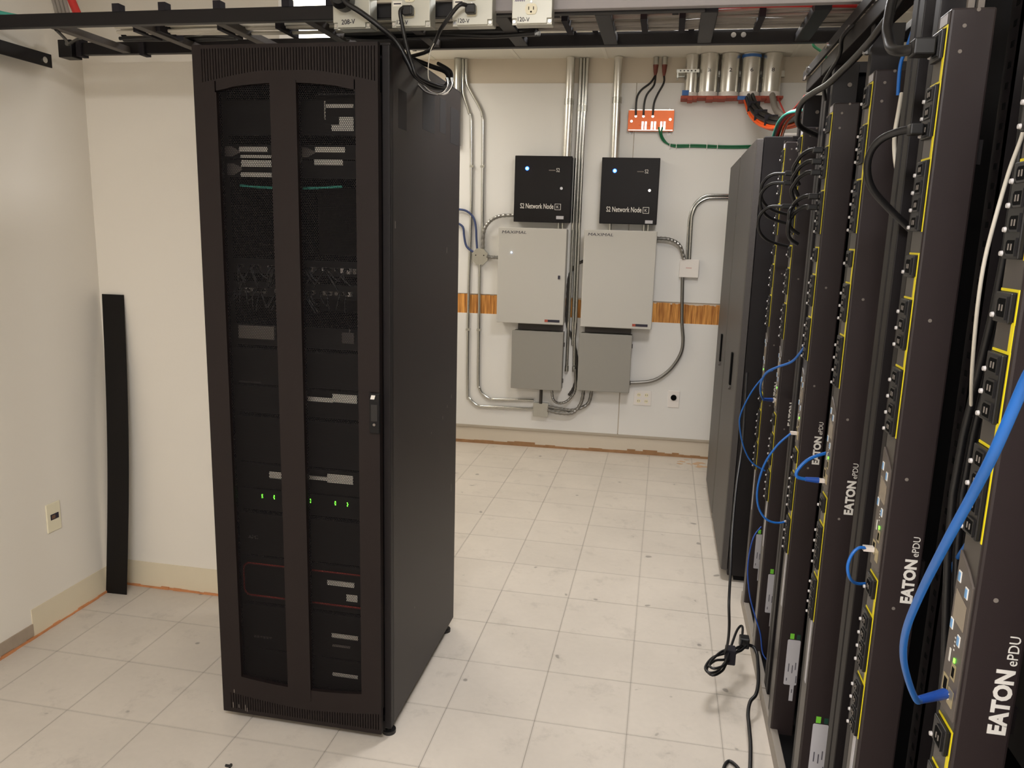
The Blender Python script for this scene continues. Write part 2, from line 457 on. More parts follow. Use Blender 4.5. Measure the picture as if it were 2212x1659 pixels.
# vent bands: backing coloured near-black for the slot shade, ribs between vertical slots, arched end of the slots
def slot_end(x):
    u = (x+.42)/.27; return 2.016-.048*max(0, abs(u)-.25)**1.3
nslot = 60; a0, a1 = X0+.022, X1-.008; p = (a1-a0)/nslot
def split_z(x): return 1.96 if (x < WX[0][0] or x > WX[1][1]) else 1.99
vent = MB()
vent.box(X0, X1, d0, d0+.017, ZT-.010, ZT).box(X0, a0, d0, d0+.017, 1.96, ZT-.010).box(a1, X1, d0, d0+.017, 1.96, ZT-.010)
for k in range(nslot):
    xa = a0+k*p; xm = xa+p*.70; xb = xa+p; lo = split_z((xa+xb)/2)
    vent.box(xa, xm, d0, d0+.017, lo, ZT-.010); vent.box(xm, xb, d0, d0+.017, lo, max(lo+.004, slot_end(xa)))
vent.build('top_vent_grille', MATS['rack_front'], dd)
MB().box(X0+.004, X1-.004, d0+.018, d1, 1.992, ZT-.002).build('vent_shade_backing', MATS['cavity'], dd)
vent = MB()
vent.box(X0, X1, d0, d0+.017, ZB, ZB+.014).box(X0, a0, d0, d0+.017, ZB+.014, .11).box(a1, X1, d0, d0+.017, ZB+.014, .11)
for k in range(nslot):
    xa = a0+k*p; xm = xa+p*.70; xb = xa+p
    e = .078+.024*min(1, abs((xa+.42)/.27))**1.5
    vent.box(xa, xm, d0, d0+.017, ZB+.014, .11); vent.box(xm, xb, d0, d0+.017, e, .11)
vent.build('bottom_vent_grille', MATS['rack_front'], dd)
MB().box(X0+.004, X1-.004, d0+.018, d1, ZB+.002, .108).build('vent_shade_backing', MATS['cavity'], dd)
for (a, b) in WX:
    MB().box(a-.004, b+.004, d0+.012, d0+.0135, .13, 1.995).build('perforated_window', MATS['perforated'], dd)
hd = MB().box(-.1765, -.1455, d0-.012, d0, 1.013, 1.133).build('door_handle', MATS['device_black'], dd, bevel=.003)
MB().box(-.171, -.151, d0-.0135, d0-.0118, 1.05, 1.10).build('handle_lever', MATS['outlet_black'], t, bevel=.001)
MB().cyl((-.161, d0-.0145, 1.040), (-.161, d0-.0118, 1.040), .004, 12).build('key_lock', MATS['dim_grey'], t)
MB().prism([(-.1725, 1.115), (-.1605, 1.115), (-.1570, 1.127), (-.1690, 1.127)], d0-.0130, d0-.0118).build('white_badge', MATS['white_print'], t)
# chips in the paint and darker, duller rectangles on the side panel
ch = MB()
for (y, z, h) in ((-.86, .92, .012), (-.80, .95, .01), (-.745, .975, .014), (-.73, .60, .03), (-.83, 1.52, .02), (-1.18, .33, .007), (-1.0, .90, .006), (-1.37, 1.6, .02)):
    ch.box(-.1281, -.1277, y, y+.004, z, z+h)
for (x, z, h) in ((-.66, .045, .02), (-.655, .10, .012), (-.64, .048, .012), (-.617, .04, .022), (-.611, .038, .014)):
    ch.box(x, x+.002, d0-.0004, d0, z, z+h)
ch.build('paint_chips', MATS['dim_grey'], t, kind='stuff')
smg = mat('dull_patch', (26, 20, 20), .75)
for (y0, y1, z0, z1) in ((-1.34, -1.27, 1.88, 1.985), (-1.117, -.99, 1.905, 2.03), (-.93, -.86, 1.92, 2.03), (-.80, -.685, 1.90, 2.02)):
    MB().box(-.1281, -.1276, y0, y1, z0, z1).build('dull_patch', smg, t)

# equipment inside it, seen through the perforated windows
EY = -1.352
def unit(name, label, cat, z0, z1, m='device_black', depth=.45, group=None):
    o = thing(name, label, cat, (-.42, EY+depth/2, z0), group)
    MB().box(-.648, -.187, EY+.004, EY+depth, z0, z1).build('body', MATS[m], o)
    MB().box(-.665, -.170, EY, EY+.004, z0+.001, z1-.001).build('face_plate', MATS[m], o)
    return o
def strip(o, x0, x1, z0, z1, m='paper', name='white_label', d=.002):
    return MB().box(x0, x1, EY-d, EY, z0, z1).build(name, MATS[m], o)
o = unit('media_converter', 'black unit with bright white tags behind the top of the right cabinet window', 'network device', 1.855, 1.955)
strip(o, -.340, -.257, 1.931, 1.942); strip(o, -.324, -.257, 1.868, 1.885); strip(o, -.30, -.257, 1.885, 1.907); strip(o, -.345, -.342, 1.90, 1.95, 'cable_white', 'white_cable')
o = unit('network_switch', 'upper black switch with two white label bars under the empty top rack units', 'network switch', 1.790, 1.830)
strip(o, -.615, -.525, 1.809, 1.823); strip(o, -.376, -.284, 1.809, 1.824); strip(o, -.612, -.514, 1.792, 1.800)
MB().prism([(-.661, 1.795), (-.661, 1.824), (-.64, 1.824), (-.614, 1.812), (-.614, 1.806), (-.64, 1.795)], EY-.002, EY).build('vent_patch', MATS['dim_grey'], o)
MB().prism([(-.431, 1.795), (-.431, 1.824), (-.40, 1.822), (-.378, 1.812), (-.378, 1.806), (-.40, 1.795)], EY-.002, EY).build('vent_patch', MATS['dim_grey'], o)
o = unit('network_switch', 'lower black switch with two white label bars just above the green cable line', 'network switch', 1.735, 1.786)
strip(o, -.610, -.514, 1.766, 1.786); strip(o, -.613, -.514, 1.738, 1.750); strip(o, -.379, -.291, 1.774, 1.789)
MB().prism([(-.656, 1.742), (-.656, 1.775), (-.635, 1.775), (-.609, 1.765), (-.609, 1.757), (-.635, 1.742)], EY-.002, EY).build('vent_patch', MATS['dim_grey'], o)
tag(MB().tube([(-.61, EY-.012, 1.712), (-.55, EY-.014, 1.708), (-.46, EY-.014, 1.706), (-.38, EY-.012, 1.708), (-.29, EY-.01, 1.714)], .0035, 8).build('green_patch_cable', MATS['cable_teal']), 'teal green patch cable strung across the inside of the left cabinet', 'cable')
MB_ = None
rr = random.Random(5)
for q, (z0, z1, lab) in enumerate(((1.455, 1.50, 'upper patch panel bristling with clear plugs and dark cables behind the mesh door'), (1.385, 1.43, 'lower patch panel with dim plugs and drooping cables behind the mesh door'))):
    o = unit('patch_panel', lab, 'patch panel', z0, z1)
    for k in range(20):
        xx = -.625+k*.0193
        if rr.random() < .75:
            MB().box(xx, xx+.010, EY-.016, EY, z0+.012+rr.uniform(-.003, .005), z0+.026).build('plug', MATS['plug_white' if rr.random() < (.55 if q == 0 else .3) else 'dim_grey'], o)
    cb = MB()
    for k in range(26):
        xx = rr.uniform(-.625, -.25); zz = z0+.02; dx = rr.uniform(-.05, .05)
        cb.tube([(xx, EY-.016, zz), (xx, EY-.032, zz+.004), (xx+dx*.5, EY-.038, zz-.022), (xx+dx, EY-.034, zz-rr.uniform(.03, .06))], .0028, 6, 3)
    tag(cb.build('patch_cables', MATS['cable_black']), 'tangle of thin black patch cables hanging from the '+('upper' if q == 0 else 'lower')+' patch panel', 'cables', kind='stuff')
o = unit('rack_drawer', 'shelf unit with a light grey box face at the left of the cabinet', 'rack shelf', 1.235, 1.30)
strip(o, -.636, -.518, 1.256, 1.297, 'dim_grey', 'grey_box_face', .01); strip(o, -.30, -.262, 1.258, 1.29, 'bracket', 'grey_box_face', .006); strip(o, -.278, -.275, 1.262, 1.30, 'dim_grey', 'thin_tag')
o = unit('blank_server', 'plain black server front above the uppermost double white strip', 'server', 1.112, 1.225)
strip(o, -.645, -.57, 1.118, 1.121, 'bracket', 'front_trim')
o = unit('storage_server', 'server with a stepped white label strip at its right, mid height', 'server', 1.02, 1.108)
strip(o, -.418, -.335, 1.071, 1.085); strip(o, -.335, -.256, 1.074, 1.099)
o = unit('blank_server', 'plain black server front between the two stepped white strips', 'server', .86, 1.01)
o = unit('storage_server', 'server with a stepped white strip above the row of green lights', 'server', .775, .855)
strip(o, -.554, -.512, .812, .833); strip(o, -.423, -.357, .819, .831); strip(o, -.357, -.272, .815, .843)
o = unit('disk_shelf', 'black disk shelf with five small green lights', 'server', .70, .77)
for x in (-.583, -.542, -.418, -.334, -.293):
    strip(o, x, x+.0035, .741, .755, 'led_green', 'green_light', .002)
o = unit('battery_unit', 'black battery backup unit with small grey lettering above the red outline', 'battery backup', .545, .69)
text_on('APC', 'lettering', MATS['dim_grey'], o, (-.635, EY-.0005, .600), (1, 0, 0), (0, 0, 1), .033, .012)
o = unit('battery_unit', 'black battery backup unit outlined with a thin red rounded frame', 'battery backup', .38, .54)
def rrect(x0, x1, z0, z1, r):
    pts = []
    for cx, cz, a in ((x1-r, z0+r, -90), (x1-r, z1-r, 0), (x0+r, z1-r, 90), (x0+r, z0+r, 180)):
        for k in range(6):
            A = math.radians(a+18*k); pts.append((cx+r*math.cos(A), EY-.004, cz+r*math.sin(A)))
    return pts+[pts[0]]
MB().tube(rrect(-.655, -.185, .404, .516, .022), .0032, 6, 1).build('red_outline', MATS['red_trim'], o)
strip(o, -.364, -.272, .470, .486); strip(o, -.299, -.262, .422, .445)
o = unit('rack_server', 'black server with small lettering and two white strips near the cabinet bottom', 'server', .215, .37)
strip(o, -.352, -.262, .288, .302); strip(o, -.350, -.289, .256, .263, 'dim_grey')
[strip(o, -.629+k*.011, -.621+k*.011, .250+(k % 3)*.0015, .258, 'bracket', 'lettering_mark', .001) for k in range(6)]
o = unit('rack_server', 'lowest black server with one white strip inside the left cabinet', 'server', .07, .21)
strip(o, -.352, -.264, .151, .163)

# ================================================================ BACK WALL EQUIPMENT
def wthing(name, label, cat, x, z, group=None): return thing(name, label, cat, W(x, 0, z), group)
def node(x0, x1, z0, z1, side, ledx, logo, lock, line, chip):
    t = wthing('controller_box', 'black access controller box with blue light, '+side, 'wall box', (x0+x1)/2, z0)
    MB(W).box(x0+.004, x1-.004, .010, .085, z0, z1).build('body', MATS['black_enclosure'], t, bevel=.003)
    MB(W).box(x0, x1, .085, .102, z0-.004, z1+.003).build('door', MATS['black_enclosure'], t, bevel=.004)
    MB(W).cyl((ledx[0], .102, ledx[1]), (ledx[0], .106, ledx[1]), .013, 16).build('blue_light', MATS['led_blue'], t)
    MB(W).cyl((ledx[0], .1055, ledx[1]), (ledx[0], .108, ledx[1]), .0065, 12).build('light_core', MATS['led_core'], t)
    U = Vector((1, .0329, 0)); V = (0, 0, 1)
    text_on('S2 Network Node', 'lettering', MATS['white_print'], t, W(line[0], .1025, line[2]-.024), U, V, (line[1]-line[0])*.82, .036, bold=.008)
    lx = line[0]+(line[1]-line[0])*.85; zc = line[2]-.03; s = .043
    MB(W).box(lx, lx+s, .102, .104, zc, zc+.003).box(lx, lx+s, .102, .104, zc+s-.003, zc+s).box(lx, lx+.003, .102, .104, zc, zc+s).box(lx+s-.003, lx+s, .102, .104, zc, zc+s).build('square_mark', MATS['white_print'], t)
    text_on('K', 'square_letter', MATS['white_print'], t, W(lx+.013, .1025, zc+.012), U, V, .016, .018)
    MB(W).box(logo[0], logo[0]+.045, .102, .1035, logo[1]-.004, logo[1]+.002).build('small_print', MATS['dim_grey'], t)
    text_on('S2', 'small_mark', MATS['white_print'], t, W(logo[0]+.052, .1025, logo[1]-.012), U, V, .024, .026)
    MB(W).cyl((lock[0], .102, lock[1]), (lock[0], .112, lock[1]), .010, 14).build('key_lock', MATS['bolt'], t)
    MB(W).box(chip[0]-.03, chip[0]+.022, .102, .104, chip[1]-.010, chip[1]+.012).build('white_label', MATS['label_grey'], t)
    for xx in (x1-.085, x1-.055): MB(W).cyl((xx, .05, z0-.05), (xx, .05, z0), .010, 10).build('nipple', MATS['galv'], t)
    if side.startswith('right'):
        MB(W).cyl((x0+.075, .05, z0-.05), (x0+.075, .05, z0), .010, 10).build('nipple', MATS['galv'], t)
node(-.447, -.044, 1.681, 2.129, 'left one, over the left grey cabinet', (-.359, 2.045), (-.205, 2.036), (-.112, 1.913), (-.401, -.112, 1.795), (-.112, 1.712))
node(.161, .557, 1.684, 2.124, 'right one, over the right grey cabinet', (.252, 2.038), (.405, 2.036), (.496, 1.910), (.207, .502, 1.785), (.508, 1.697))
def cab(x0, x1, z0, z1, side, lock):
    t = wthing('power_supply_cabinet', 'large light grey wall cabinet with slanted black lettering, '+side, 'wall cabinet', (x0+x1)/2, z0)
    MB(W).box(x0+.006, x1-.006, .010, .135, z0+.004, z1-.004).build('body', MATS['grey_enclosure'], t, bevel=.003)
    MB(W).box(x0, x1, .136, .152, z0, z1).build('door', MATS['grey_enclosure'], t, bevel=.005)
    U = Vector((1, .0329, 0))
    text_on('MAXIMAL', 'lettering', MATS['ink'], t, W(x0+.026, .1522, z1-.042), U, (.25, 0, 1), .175, .020, depth=.0008)
    MB(W).box(x1-.135, x1-.027, .152, .1535, z0+.018, z0+.036).build('name_plate', MATS['ink'], t)
    MB(W).box(x1-.135, x1-.112, .1532, .154, z0+.018, z0+.036).build('red_logo_patch', MATS['firestop'], t)
    if lock:
        MB(W).box(x1-.05, x1-.035, .152, .158, 1.285, 1.31).build('key_lock', MATS['ink'], t)
        MB(W).cyl((-.445, .152, 1.462), (-.445, .156, 1.462), .004, 10).build('white_light', MATS['led_core'], t)
cab(-.543, -.056, .958, 1.636, 'left of the thin vertical conduits', True)
cab(.066, .567, .955, 1.636, 'right of the thin vertical conduits', False)
def small(x0, x1, z0, z1, side):
    t = wthing('battery_cabinet', 'small dark grey wall cabinet hung under the '+side+' light grey cabinet', 'wall cabinet', (x0+x1)/2, z0)
    MB(W).box(x0+.005, x1-.005, .010, .108, z0+.004, z1-.004).build('body', MATS['grey_dark_enclosure'], t, bevel=.003)
    MB(W).box(x0, x1, .109, .122, z0, z1).build('door', MATS['grey_dark_enclosure'], t, bevel=.004)
    [MB(W).box(x1-.003, x1+.004, .05, .065, z0+q, z0+q+.03).build('hinge', MATS['bracket'], t) for q in (.05, .32)]
    MB(W).box(x0+.03, x1-.015, .02, .05, z1, z1+.05).build('hanging_bracket', MATS['bracket'], t)
small(-.431, -.055, .471, .903, 'left'); small(.060, .437, .484, .905, 'right')

def conduit(name, label, pts, r, m, d=None, group=None, cat='conduit', sub=4, clamps=(), rib=0, seg=12, couplings=()):
    P = [W(x, d, z) if d is not None else p_ for p_ in pts for (x, z) in [p_[:2]]] if d is not None else [W(*p_) for p_ in pts]
    o = MB().tube(P, r, seg, sub, rib).build(name, MATS[m])
    tag(o, label, cat, group)
    for (x, z) in clamps:
        MB(W).box(x-r-.018, x+r+.004, 0, .003, z-.009, z+.009).box(x-r-.003, x+r+.003, .003, (d or .02)+r+.002, z-.008, z+.008).build('clamp', MATS['galv'], o)
    for (x, z) in couplings:
        MB(W).cyl((x, d or .02, z-.02), (x, d or .02, z+.02), r+.003, 14).build('coupling', MATS['galv'], o)
    return o
RT = .0115
conduit('thin_conduit', 'leftmost thin metal conduit, bending round below to the lower junction box', [(-.854, 2.79), (-.850, 2.62), (-.846, 2.56), (-.833, 2.518), (-.800, 2.425), (-.788, 2.371), (-.776, 1.9), (-.776, 1.666), (-.784, 1.127), (-.780, .425), (-.765, .355), (-.70, .300), (-.62, .297), (-.269, .300)], RT, 'emt', .022, clamps=((-.776, 2.06), (-.784, .88)))
conduit('thin_conduit', 'second thin metal conduit, dropping into the round junction box', [(-.831, 2.79), (-.826, 2.68), (-.820, 2.63), (-.800, 2.585), (-.726, 2.465), (-.706, 2.41), (-.700, 2.3), (-.686, 1.475)], RT, 'emt', .022, clamps=((-.697, 2.06),))
conduit('thin_conduit', 'thin metal conduit running down from the round junction box', [(-.703, 1.365), (-.701, .923), (-.697, .50), (-.690, .44), (-.665, .396), (-.61, .360), (-.55, .357), (-.271, .368)], RT, 'emt', .022, clamps=((-.701, .88),))
MB_ = conduit('wide_conduit', 'wide conduit stub against the cabinet edge at the left of the back wall', [(-.886, 2.79), (-.886, 2.5), (-.886, 2.2)], .026, 'galv', .032, sub=1)
conduit('wide_conduit', 'wide shiny conduit entering the top of the left black box', [(-.090, 2.79), (-.090, 2.5), (-.092, 2.129)], .030, 'sleeve_metal', .045, sub=1, seg=24, couplings=((-.090, 2.50),), clamps=())
conduit('wide_conduit', 'wide shiny conduit entering the top of the right black box', [(.234, 2.79), (.238, 2.5), (.243, 2.124)], .030, 'sleeve_metal', .045, sub=1, seg=24, couplings=((.239, 2.51),))
conduit('thin_conduit', 'left of the three thin conduits between the two grey cabinets', [(-.023, 2.79), (-.021, 2.5), (-.025, 2.2), (-.030, 1.29), (-.032, .64)], RT, 'emt', .030, sub=2, couplings=((-.021, 2.46), (-.032, .625)))
conduit('thin_conduit', 'middle of the three thin conduits between the two grey cabinets', [(.000, 2.79), (.002, 2.5), (-.005, 2.2), (-.003, 1.29), (.0, .95), (.004, .80)], RT*.9, 'emt', .024, sub=2)
conduit('thin_conduit', 'right of the three thin conduits between the two grey cabinets', [(.024, 2.79), (.023, 2.5), (.017, 2.2), (.019, 1.29), (.021, .93), (.016, .86), (.022, .65)], RT, 'emt', .030, sub=2, couplings=((.023, 2.46), (.023, .625)))
FX = dict(rib=.10, cat='flexible conduit', sub=7, seg=10)
def fl_(label, pts, d, r=.0125, m='flex'): return conduit('flexible_conduit', label, [(x, d, z) for x, z in pts], r, m, **FX)
fl_('ribbed metal conduit arching from round junction box to left black box', [(-.677, 1.477), (-.673, 1.603), (-.63, 1.676), (-.556, 1.714), (-.447, 1.723)], .045)
fl_('short ribbed metal conduit from round junction box into left grey cabinet', [(-.647, 1.427), (-.613, 1.420), (-.54, 1.420)], .045)
fl_('ribbed metal conduit arching from right grey cabinet to white junction box', [(.560, 1.588), (.649, 1.584), (.724, 1.545), (.762, 1.452)], .05)
fl_('thin dark ribbed conduit looping between the small cabinets to the bundle', [(-.132, .475), (-.123, .401), (-.087, .368), (-.025, .379), (.027, .439), (.042, .499), (.033, .63)], .06, .010)
fl_('lower ribbed conduit from lower junction box to right small cabinet', [(-.160, .308), (-.063, .290), (.033, .303), (.088, .379), (.105, .488)], .06)
fl_('upper ribbed conduit from lower junction box to right small cabinet', [(-.160, .330), (-.059, .319), (.038, .318), (.138, .373), (.163, .488)], .045)
fl_('dark ribbed conduit slipping behind the thin conduits between grey cabinets', [(.075, 1.419), (.005, 1.385), (-.043, 1.30), (-.049, 1.123), (-.045, .954), (.016, .80), (.042, .648), (.03, .50), (-.01, .42)], .012, .011, 'flex_dark')
conduit('flexible_conduit', 'black connector between lower junction box and left small cabinet', [(-.213, .05, .475), (-.213, .05, .352)], .012, 'flex_dark', cat='flexible conduit', sub=1)
conduit('thin_conduit', 'thin conduit bending from white junction box towards the closed cabinets', [(.800, 1.45), (.796, 1.70), (.800, 1.76), (.825, 1.825), (.880, 1.864), (.95, 1.872), (1.20, 1.875)], RT, 'emt', .022)
conduit('thin_conduit', 'thin second conduit beside it above the white junction box', [(.780, 1.45), (.776, 1.68), (.785, 1.77), (.815, 1.84), (.87, 1.885), (.95, 1.894), (1.20, 1.896)], RT*.7, 'emt', .020)
conduit('flexible_conduit', 'long grey conduit sweeping from white junction box down to right small cabinet', [(.760, 1.325), (.776, 1.025), (.794, .876), (.780, .770), (.709, .652), (.598, .571), (.437, .545)], .0125, 'flex', .035, cat='flexible conduit', sub=6)
for lab, pts in (('upper blue cable curving down to the round junction box', [(-.93, 1.757), (-.87, 1.756), (-.807, 1.745), (-.755, 1.70), (-.735, 1.628), (-.730, 1.551), (-.723, 1.475)]), ('lower blue cable curving down to the round junction box', [(-.93, 1.70), (-.886, 1.664), (-.833, 1.632), (-.822, 1.566), (-.803, 1.493), (-.750, 1.451)])):
    conduit('blue_cable', lab, [(x, .035, z) for x, z in pts], .008, 'mc_blue', cat='cable')
# junction boxes
t = wthing('junction_box', 'grey octagonal junction box left of the left grey cabinet', 'junction box', -.70, 1.36)
cx, cz, R = -.700, 1.421, .062
MB(W).prism([(cx+R*math.cos(math.radians(22.5+45*k)), cz+R*math.sin(math.radians(22.5+45*k))) for k in range(8)], 0, .042).build('body', MATS['galv'], t, bevel=.002)
MB(W).prism([(cx+R*1.02*math.cos(math.radians(22.5+45*k)), cz+R*1.02*math.sin(math.radians(22.5+45*k))) for k in range(8)], .042, .046).build('cover', MATS['galv'], t)
for sx in (-.03, .03): MB(W).cyl((cx+sx, .046, cz+.01), (cx+sx, .049, cz+.01), .005, 8).build('screw', MATS['flex_dark'], t)
t = wthing('junction_box', 'white square junction box on the right of the back wall', 'junction box', .80, 1.324)
MB(W).box(.738, .862, 0, .040, 1.328, 1.446).build('body', MATS['white_plastic'], t, bevel=.002)
MB(W).box(.734, .867, .040, .046, 1.324, 1.449).build('cover', MATS['white_plastic'], t, bevel=.002)
MB(W).box(.778, .818, .046, .0468, 1.386, 1.394).build('faint_marking', mat('faint_red', (214, 184, 178), .6), t)
t = wthing('junction_box', 'small square metal junction box below the left small cabinet', 'junction box', -.21, .256)
MB(W).box(-.266, -.158, 0, .050, .256, .355).build('body', MATS['galv'], t, bevel=.002)
MB(W).box(-.269, -.155, .050, .054, .253, .358).build('cover', MATS['galv'], t, bevel=.002)
# wall plates
t = wthing('power_outlet', 'white double outlet plate low on the back wall', 'outlet', .533, .378)
MB(W).box(.469, .596, .010, .016, .378, .488).build('plate', MATS['white_plastic'], t, bevel=.002)
for cx in (.505, .560):
    for cz in (.410, .456):
        MB(W).cyl((cx, .016, cz), (cx, .018, cz), .015, 16).box(cx-.007, cx-.005, .018, .0185, cz-.004, cz+.006).box(cx+.005, cx+.007, .018, .0185, cz-.004, cz+.006).build('receptacle', MATS['ivory_plastic'], t)
        MB(W).box(cx-.007, cx-.0045, .018, .019, cz-.004, cz+.006).box(cx+.0045, cx+.007, .018, .019, cz-.004, cz+.006).build('slot', MATS['cavity'], t)
t = wthing('data_outlet', 'white wall plate with one round black socket at the right', 'outlet', .756, .376)
MB(W).box(.716, .797, .010, .015, .376, .500).build('plate', MATS['white_plastic'], t, bevel=.002)
MB(W).cyl((.756, .015, .450), (.756, .022, .450), .021, 20).build('round_socket', MATS['cavity'], t)
# copper bus bar on stand-offs
t = wthing('copper_bus_bar', 'copper grounding bar with lugs mounted high on the back wall', 'grounding bar', .476, 2.308)
MB(W).box(.321, .630, .040, .047, 2.308, 2.445).build('copper_bar', MATS['copper'], t, bevel=.001)
MB(W).box(.326, .625, .047, .052, 2.312, 2.318).box(.326, .625, .036, .040, 2.440, 2.452).build('clear_cover_edge', MATS['galv'], t)
for x in (.345, .605):
    MB(W).box(x-.013, x+.013, .004, .010, 2.288, 2.465).build('mounting_tab', MATS['bolt'], t, bevel=.002)
    MB(W).cyl((x, .010, 2.375), (x, .040, 2.375), .014, 12).build('stand_off', MATS['firestop'], t)
for (x, z) in ((.345, 2.372), (.605, 2.385), (.372, 2.405), (.424, 2.405), (.487, 2.405)):
    MB(W).cyl((x, .047, z), (x, .056, z), .010, 6).cyl((x, .056, z), (x, .061, z), .006, 10).build('bolt', MATS['bolt'], t)
for k in range(9):
    x = .400+k*.021
    MB(W).box(x-.007, x+.007, .047, .050, 2.320, 2.372).cyl((x, .050, 2.352), (x, .056, 2.352), .006, 8).build('lug', MATS['bolt' if k % 3 else 'copper'], t)
for k, (x, x2) in enumerate(((.487, .370), (.545, .0))):
    pass
for k, x in enumerate((.487, .545)):
    n = wthing('conduit_nipple', ('left' if k == 0 else 'right')+' short metal nipple dropping from the ceiling above the copper bar', 'conduit', x, 2.73)
    MB(W).cyl((x, .035, 2.735), (x, .035, 2.79), .018, 16).build('pipe', MATS['galv'], n)
    MB(W).cyl((x, .035, 2.700), (x, .035, 2.740), .014, 12, .019).cyl((x, .035, 2.665), (x, .035, 2.702), .007, 12, .015).build('sealing_tape', mat('reddish_tape', (112, 56, 46), .6), n)
for lab, pts in (('left black ground wire curving down to the copper bar', [(.487, .035, 2.672), (.457, .045, 2.623), (.398, .05, 2.575), (.372, .055, 2.518), (.372, .058, 2.41)]),
                 ('middle black ground wire curving down to the copper bar', [(.489, .038, 2.672), (.483, .05, 2.608), (.440, .055, 2.548), (.425, .058, 2.488), (.424, .058, 2.41)]),
                 ('right black ground wire curving down to the copper bar', [(.545, .035, 2.672), (.547, .045, 2.623), (.510, .05, 2.548), (.490, .055, 2.488), (.487, .058, 2.41)])):
    conduit('ground_wire', lab, pts, .0068, 'cable_black', cat='cable')
    # lug
for k, (dx, lab) in enumerate(((0, 'outer green ground wire running from the copper bar right to the rack row'), (.012, 'inner green ground wire running from the copper bar right to the rack row'))):
    o = conduit('green_ground_wire', lab, [(.532+dx*2, .058, 2.335), (.540+dx, .05, 2.298), (.556+dx, .03, 2.262), (.590+dx, .022, 2.232-dx*.4), (.655, .02, 2.222-dx), (.779, .02, 2.224-dx), (.965, .02, 2.219-dx), (1.087, .02, 2.220-dx), (1.23, .02, 2.226-dx)], .0055, 'cable_green', cat='cable')
    if k == 0:
        for x in (.612, .655, .745, .86, .93):
            MB(W).box(x, x+.004, 0, .032, 2.196, 2.238).build('cable_tie', MATS['white_plastic'], o)
# big conduit sleeves
labs = ['first big sleeve beside the narrow one', 'second big sleeve from the left', 'third big sleeve, with blue tape at its top', 'rightmost big sleeve by the rack row']
for k, x in enumerate((.838, .972, 1.106, 1.240)):
    t = wthing('conduit_sleeve', 'wide metal sleeve below ceiling, '+labs[k], 'conduit sleeve', x, 2.52)
    MB(W).cyl((x, .095, 2.545), (x, .095, CEIL), .0620, 40).build('pipe', MATS['sleeve_metal'], t)
    MB(W).cyl((x, .095, 2.522), (x, .095, 2.550), .0655, 40, caps=True).build('white_bushing', MATS['white_plastic'], t)
    text_on(('36', '2', '6', '8')[k], 'marker_number', MATS['ink'], t, W(x-.008, .1575, 2.672), (1, .0329, 0), (0, 0, 1), .018, .022)
    if k == 2: MB(W).cyl((x, .095, 2.765), (x, .095, 2.783), .0632, 32).build('blue_tape', MATS['tape_blue'], t)
    MB(W).box(x-.0675, x+.0675, .055, .060, 2.672, 2.690).build('strut_clamp', MATS['galv'], t)
t = wthing('conduit_sleeve', 'narrow shiny metal sleeve at the left end of the sleeve row', 'conduit sleeve', .726, 2.538)
MB(W).cyl((.726, .085, 2.545), (.726, .085, CEIL), .044, 32).build('pipe', MATS['sleeve_metal'], t)
MB(W).cyl((.726, .085, 2.525), (.726, .085, 2.550), .047, 32).build('white_bushing', MATS['white_plastic'], t)
MB(W).box(.672, .715, .125, .136, 2.528, 2.560).build('blue_tape', MATS['tape_blue'], t)
t = wthing('strut_channel', 'slotted metal strut channel behind the conduit sleeves', 'strut', .95, 2.66)
MB(W).box(.630, 1.33, 0, .036, 2.662, 2.700).build('channel', MATS['galv'], t)
MB(W).box(.628, .775, .128, .136, 2.672, 2.692).box(.632, .640, .03, .13, 2.640, 2.675).build('clamp_bar', MATS['galv'], t)
for x in (.648, .672, .696, .72, .744): MB(W).box(x, x+.010, .136, .1365, 2.678, 2.686).build('slot', MATS['flex_dark'], t)
t = wthing('firestop_sheet', 'reddish brown firestop putty hanging under the conduit sleeves', 'firestop', .98, 2.50)
fs = MB(W); xx = .665; rr = random.Random(9)
while xx < 1.315:
    s_ = rr.uniform(.03, .06); fs.box(xx, min(xx+s_, 1.32), .02, .150, 2.512-rr.uniform(0, .020), 2.523); xx += s_
fs.build('putty', MATS['firestop'], t, bevel=.002)
MB(W).box(1.03, 1.085, .148, .156, 2.497, 2.520).build('blue_tape', MATS['tape_blue'], t)
# cables leaving the sleeves towards the rack row
def cable(name, label, pts, r, m, cat='cable', sub=4, seg=10, group=None):
    return tag(MB().tube(pts, r, seg, sub).build(name, MATS[m]), label, cat, group)
b1 = [(1.109, 2.03, 2.515), (1.121, 1.825, 2.420), (1.150, 1.650, 2.344), (1.194, 1.475, 2.288), (1.226, 1.300, 2.253), (1.25, 1.0, 2.22), (1.28, .5, 2.20)]
def offp(pts, dx, dz): return [(a+dx, b, c+dz) for a, b, c in pts]
o = thing('black_cable_bundle', 'thick strapped black cable bundle curving from the sleeves to the rack row', 'cable bundle', b1[3])
for dx, dz in ((-.022, 0), (0, .006), (.022, .002), (-.010, .02), (.014, .022)):
    MB().tube(offp(b1, dx, dz), .012, 8, 4).build('cable', MATS['cable_black'], o)
for k in (1, 2, 3):
    p_ = Vector(b1[k]); MB().box(p_.x-.037, p_.x+.037, p_.y-.010, p_.y+.010, p_.z-.040, p_.z+.036).build('strap', MATS['velcro'], o)
b2 = [(1.091, 2.02, 2.50), (1.106, 1.800, 2.382), (1.142, 1.600, 2.297), (1.189, 1.400, 2.243), (1.225, 1.200, 2.223), (1.271, 1.000, 2.21), (1.3, .5, 2.19)]
o = thing('orange_cable_bundle', 'bright orange cable bundle sagging below the black bundle', 'cable bundle', b2[3])
for dx, dz in ((-.012, -.004), (.004, -.010), (.018, -.004), (.0, .006)):
    MB().tube(offp(b2, dx, dz), .009, 8, 4).build('cable', MATS['cable_orange'], o)
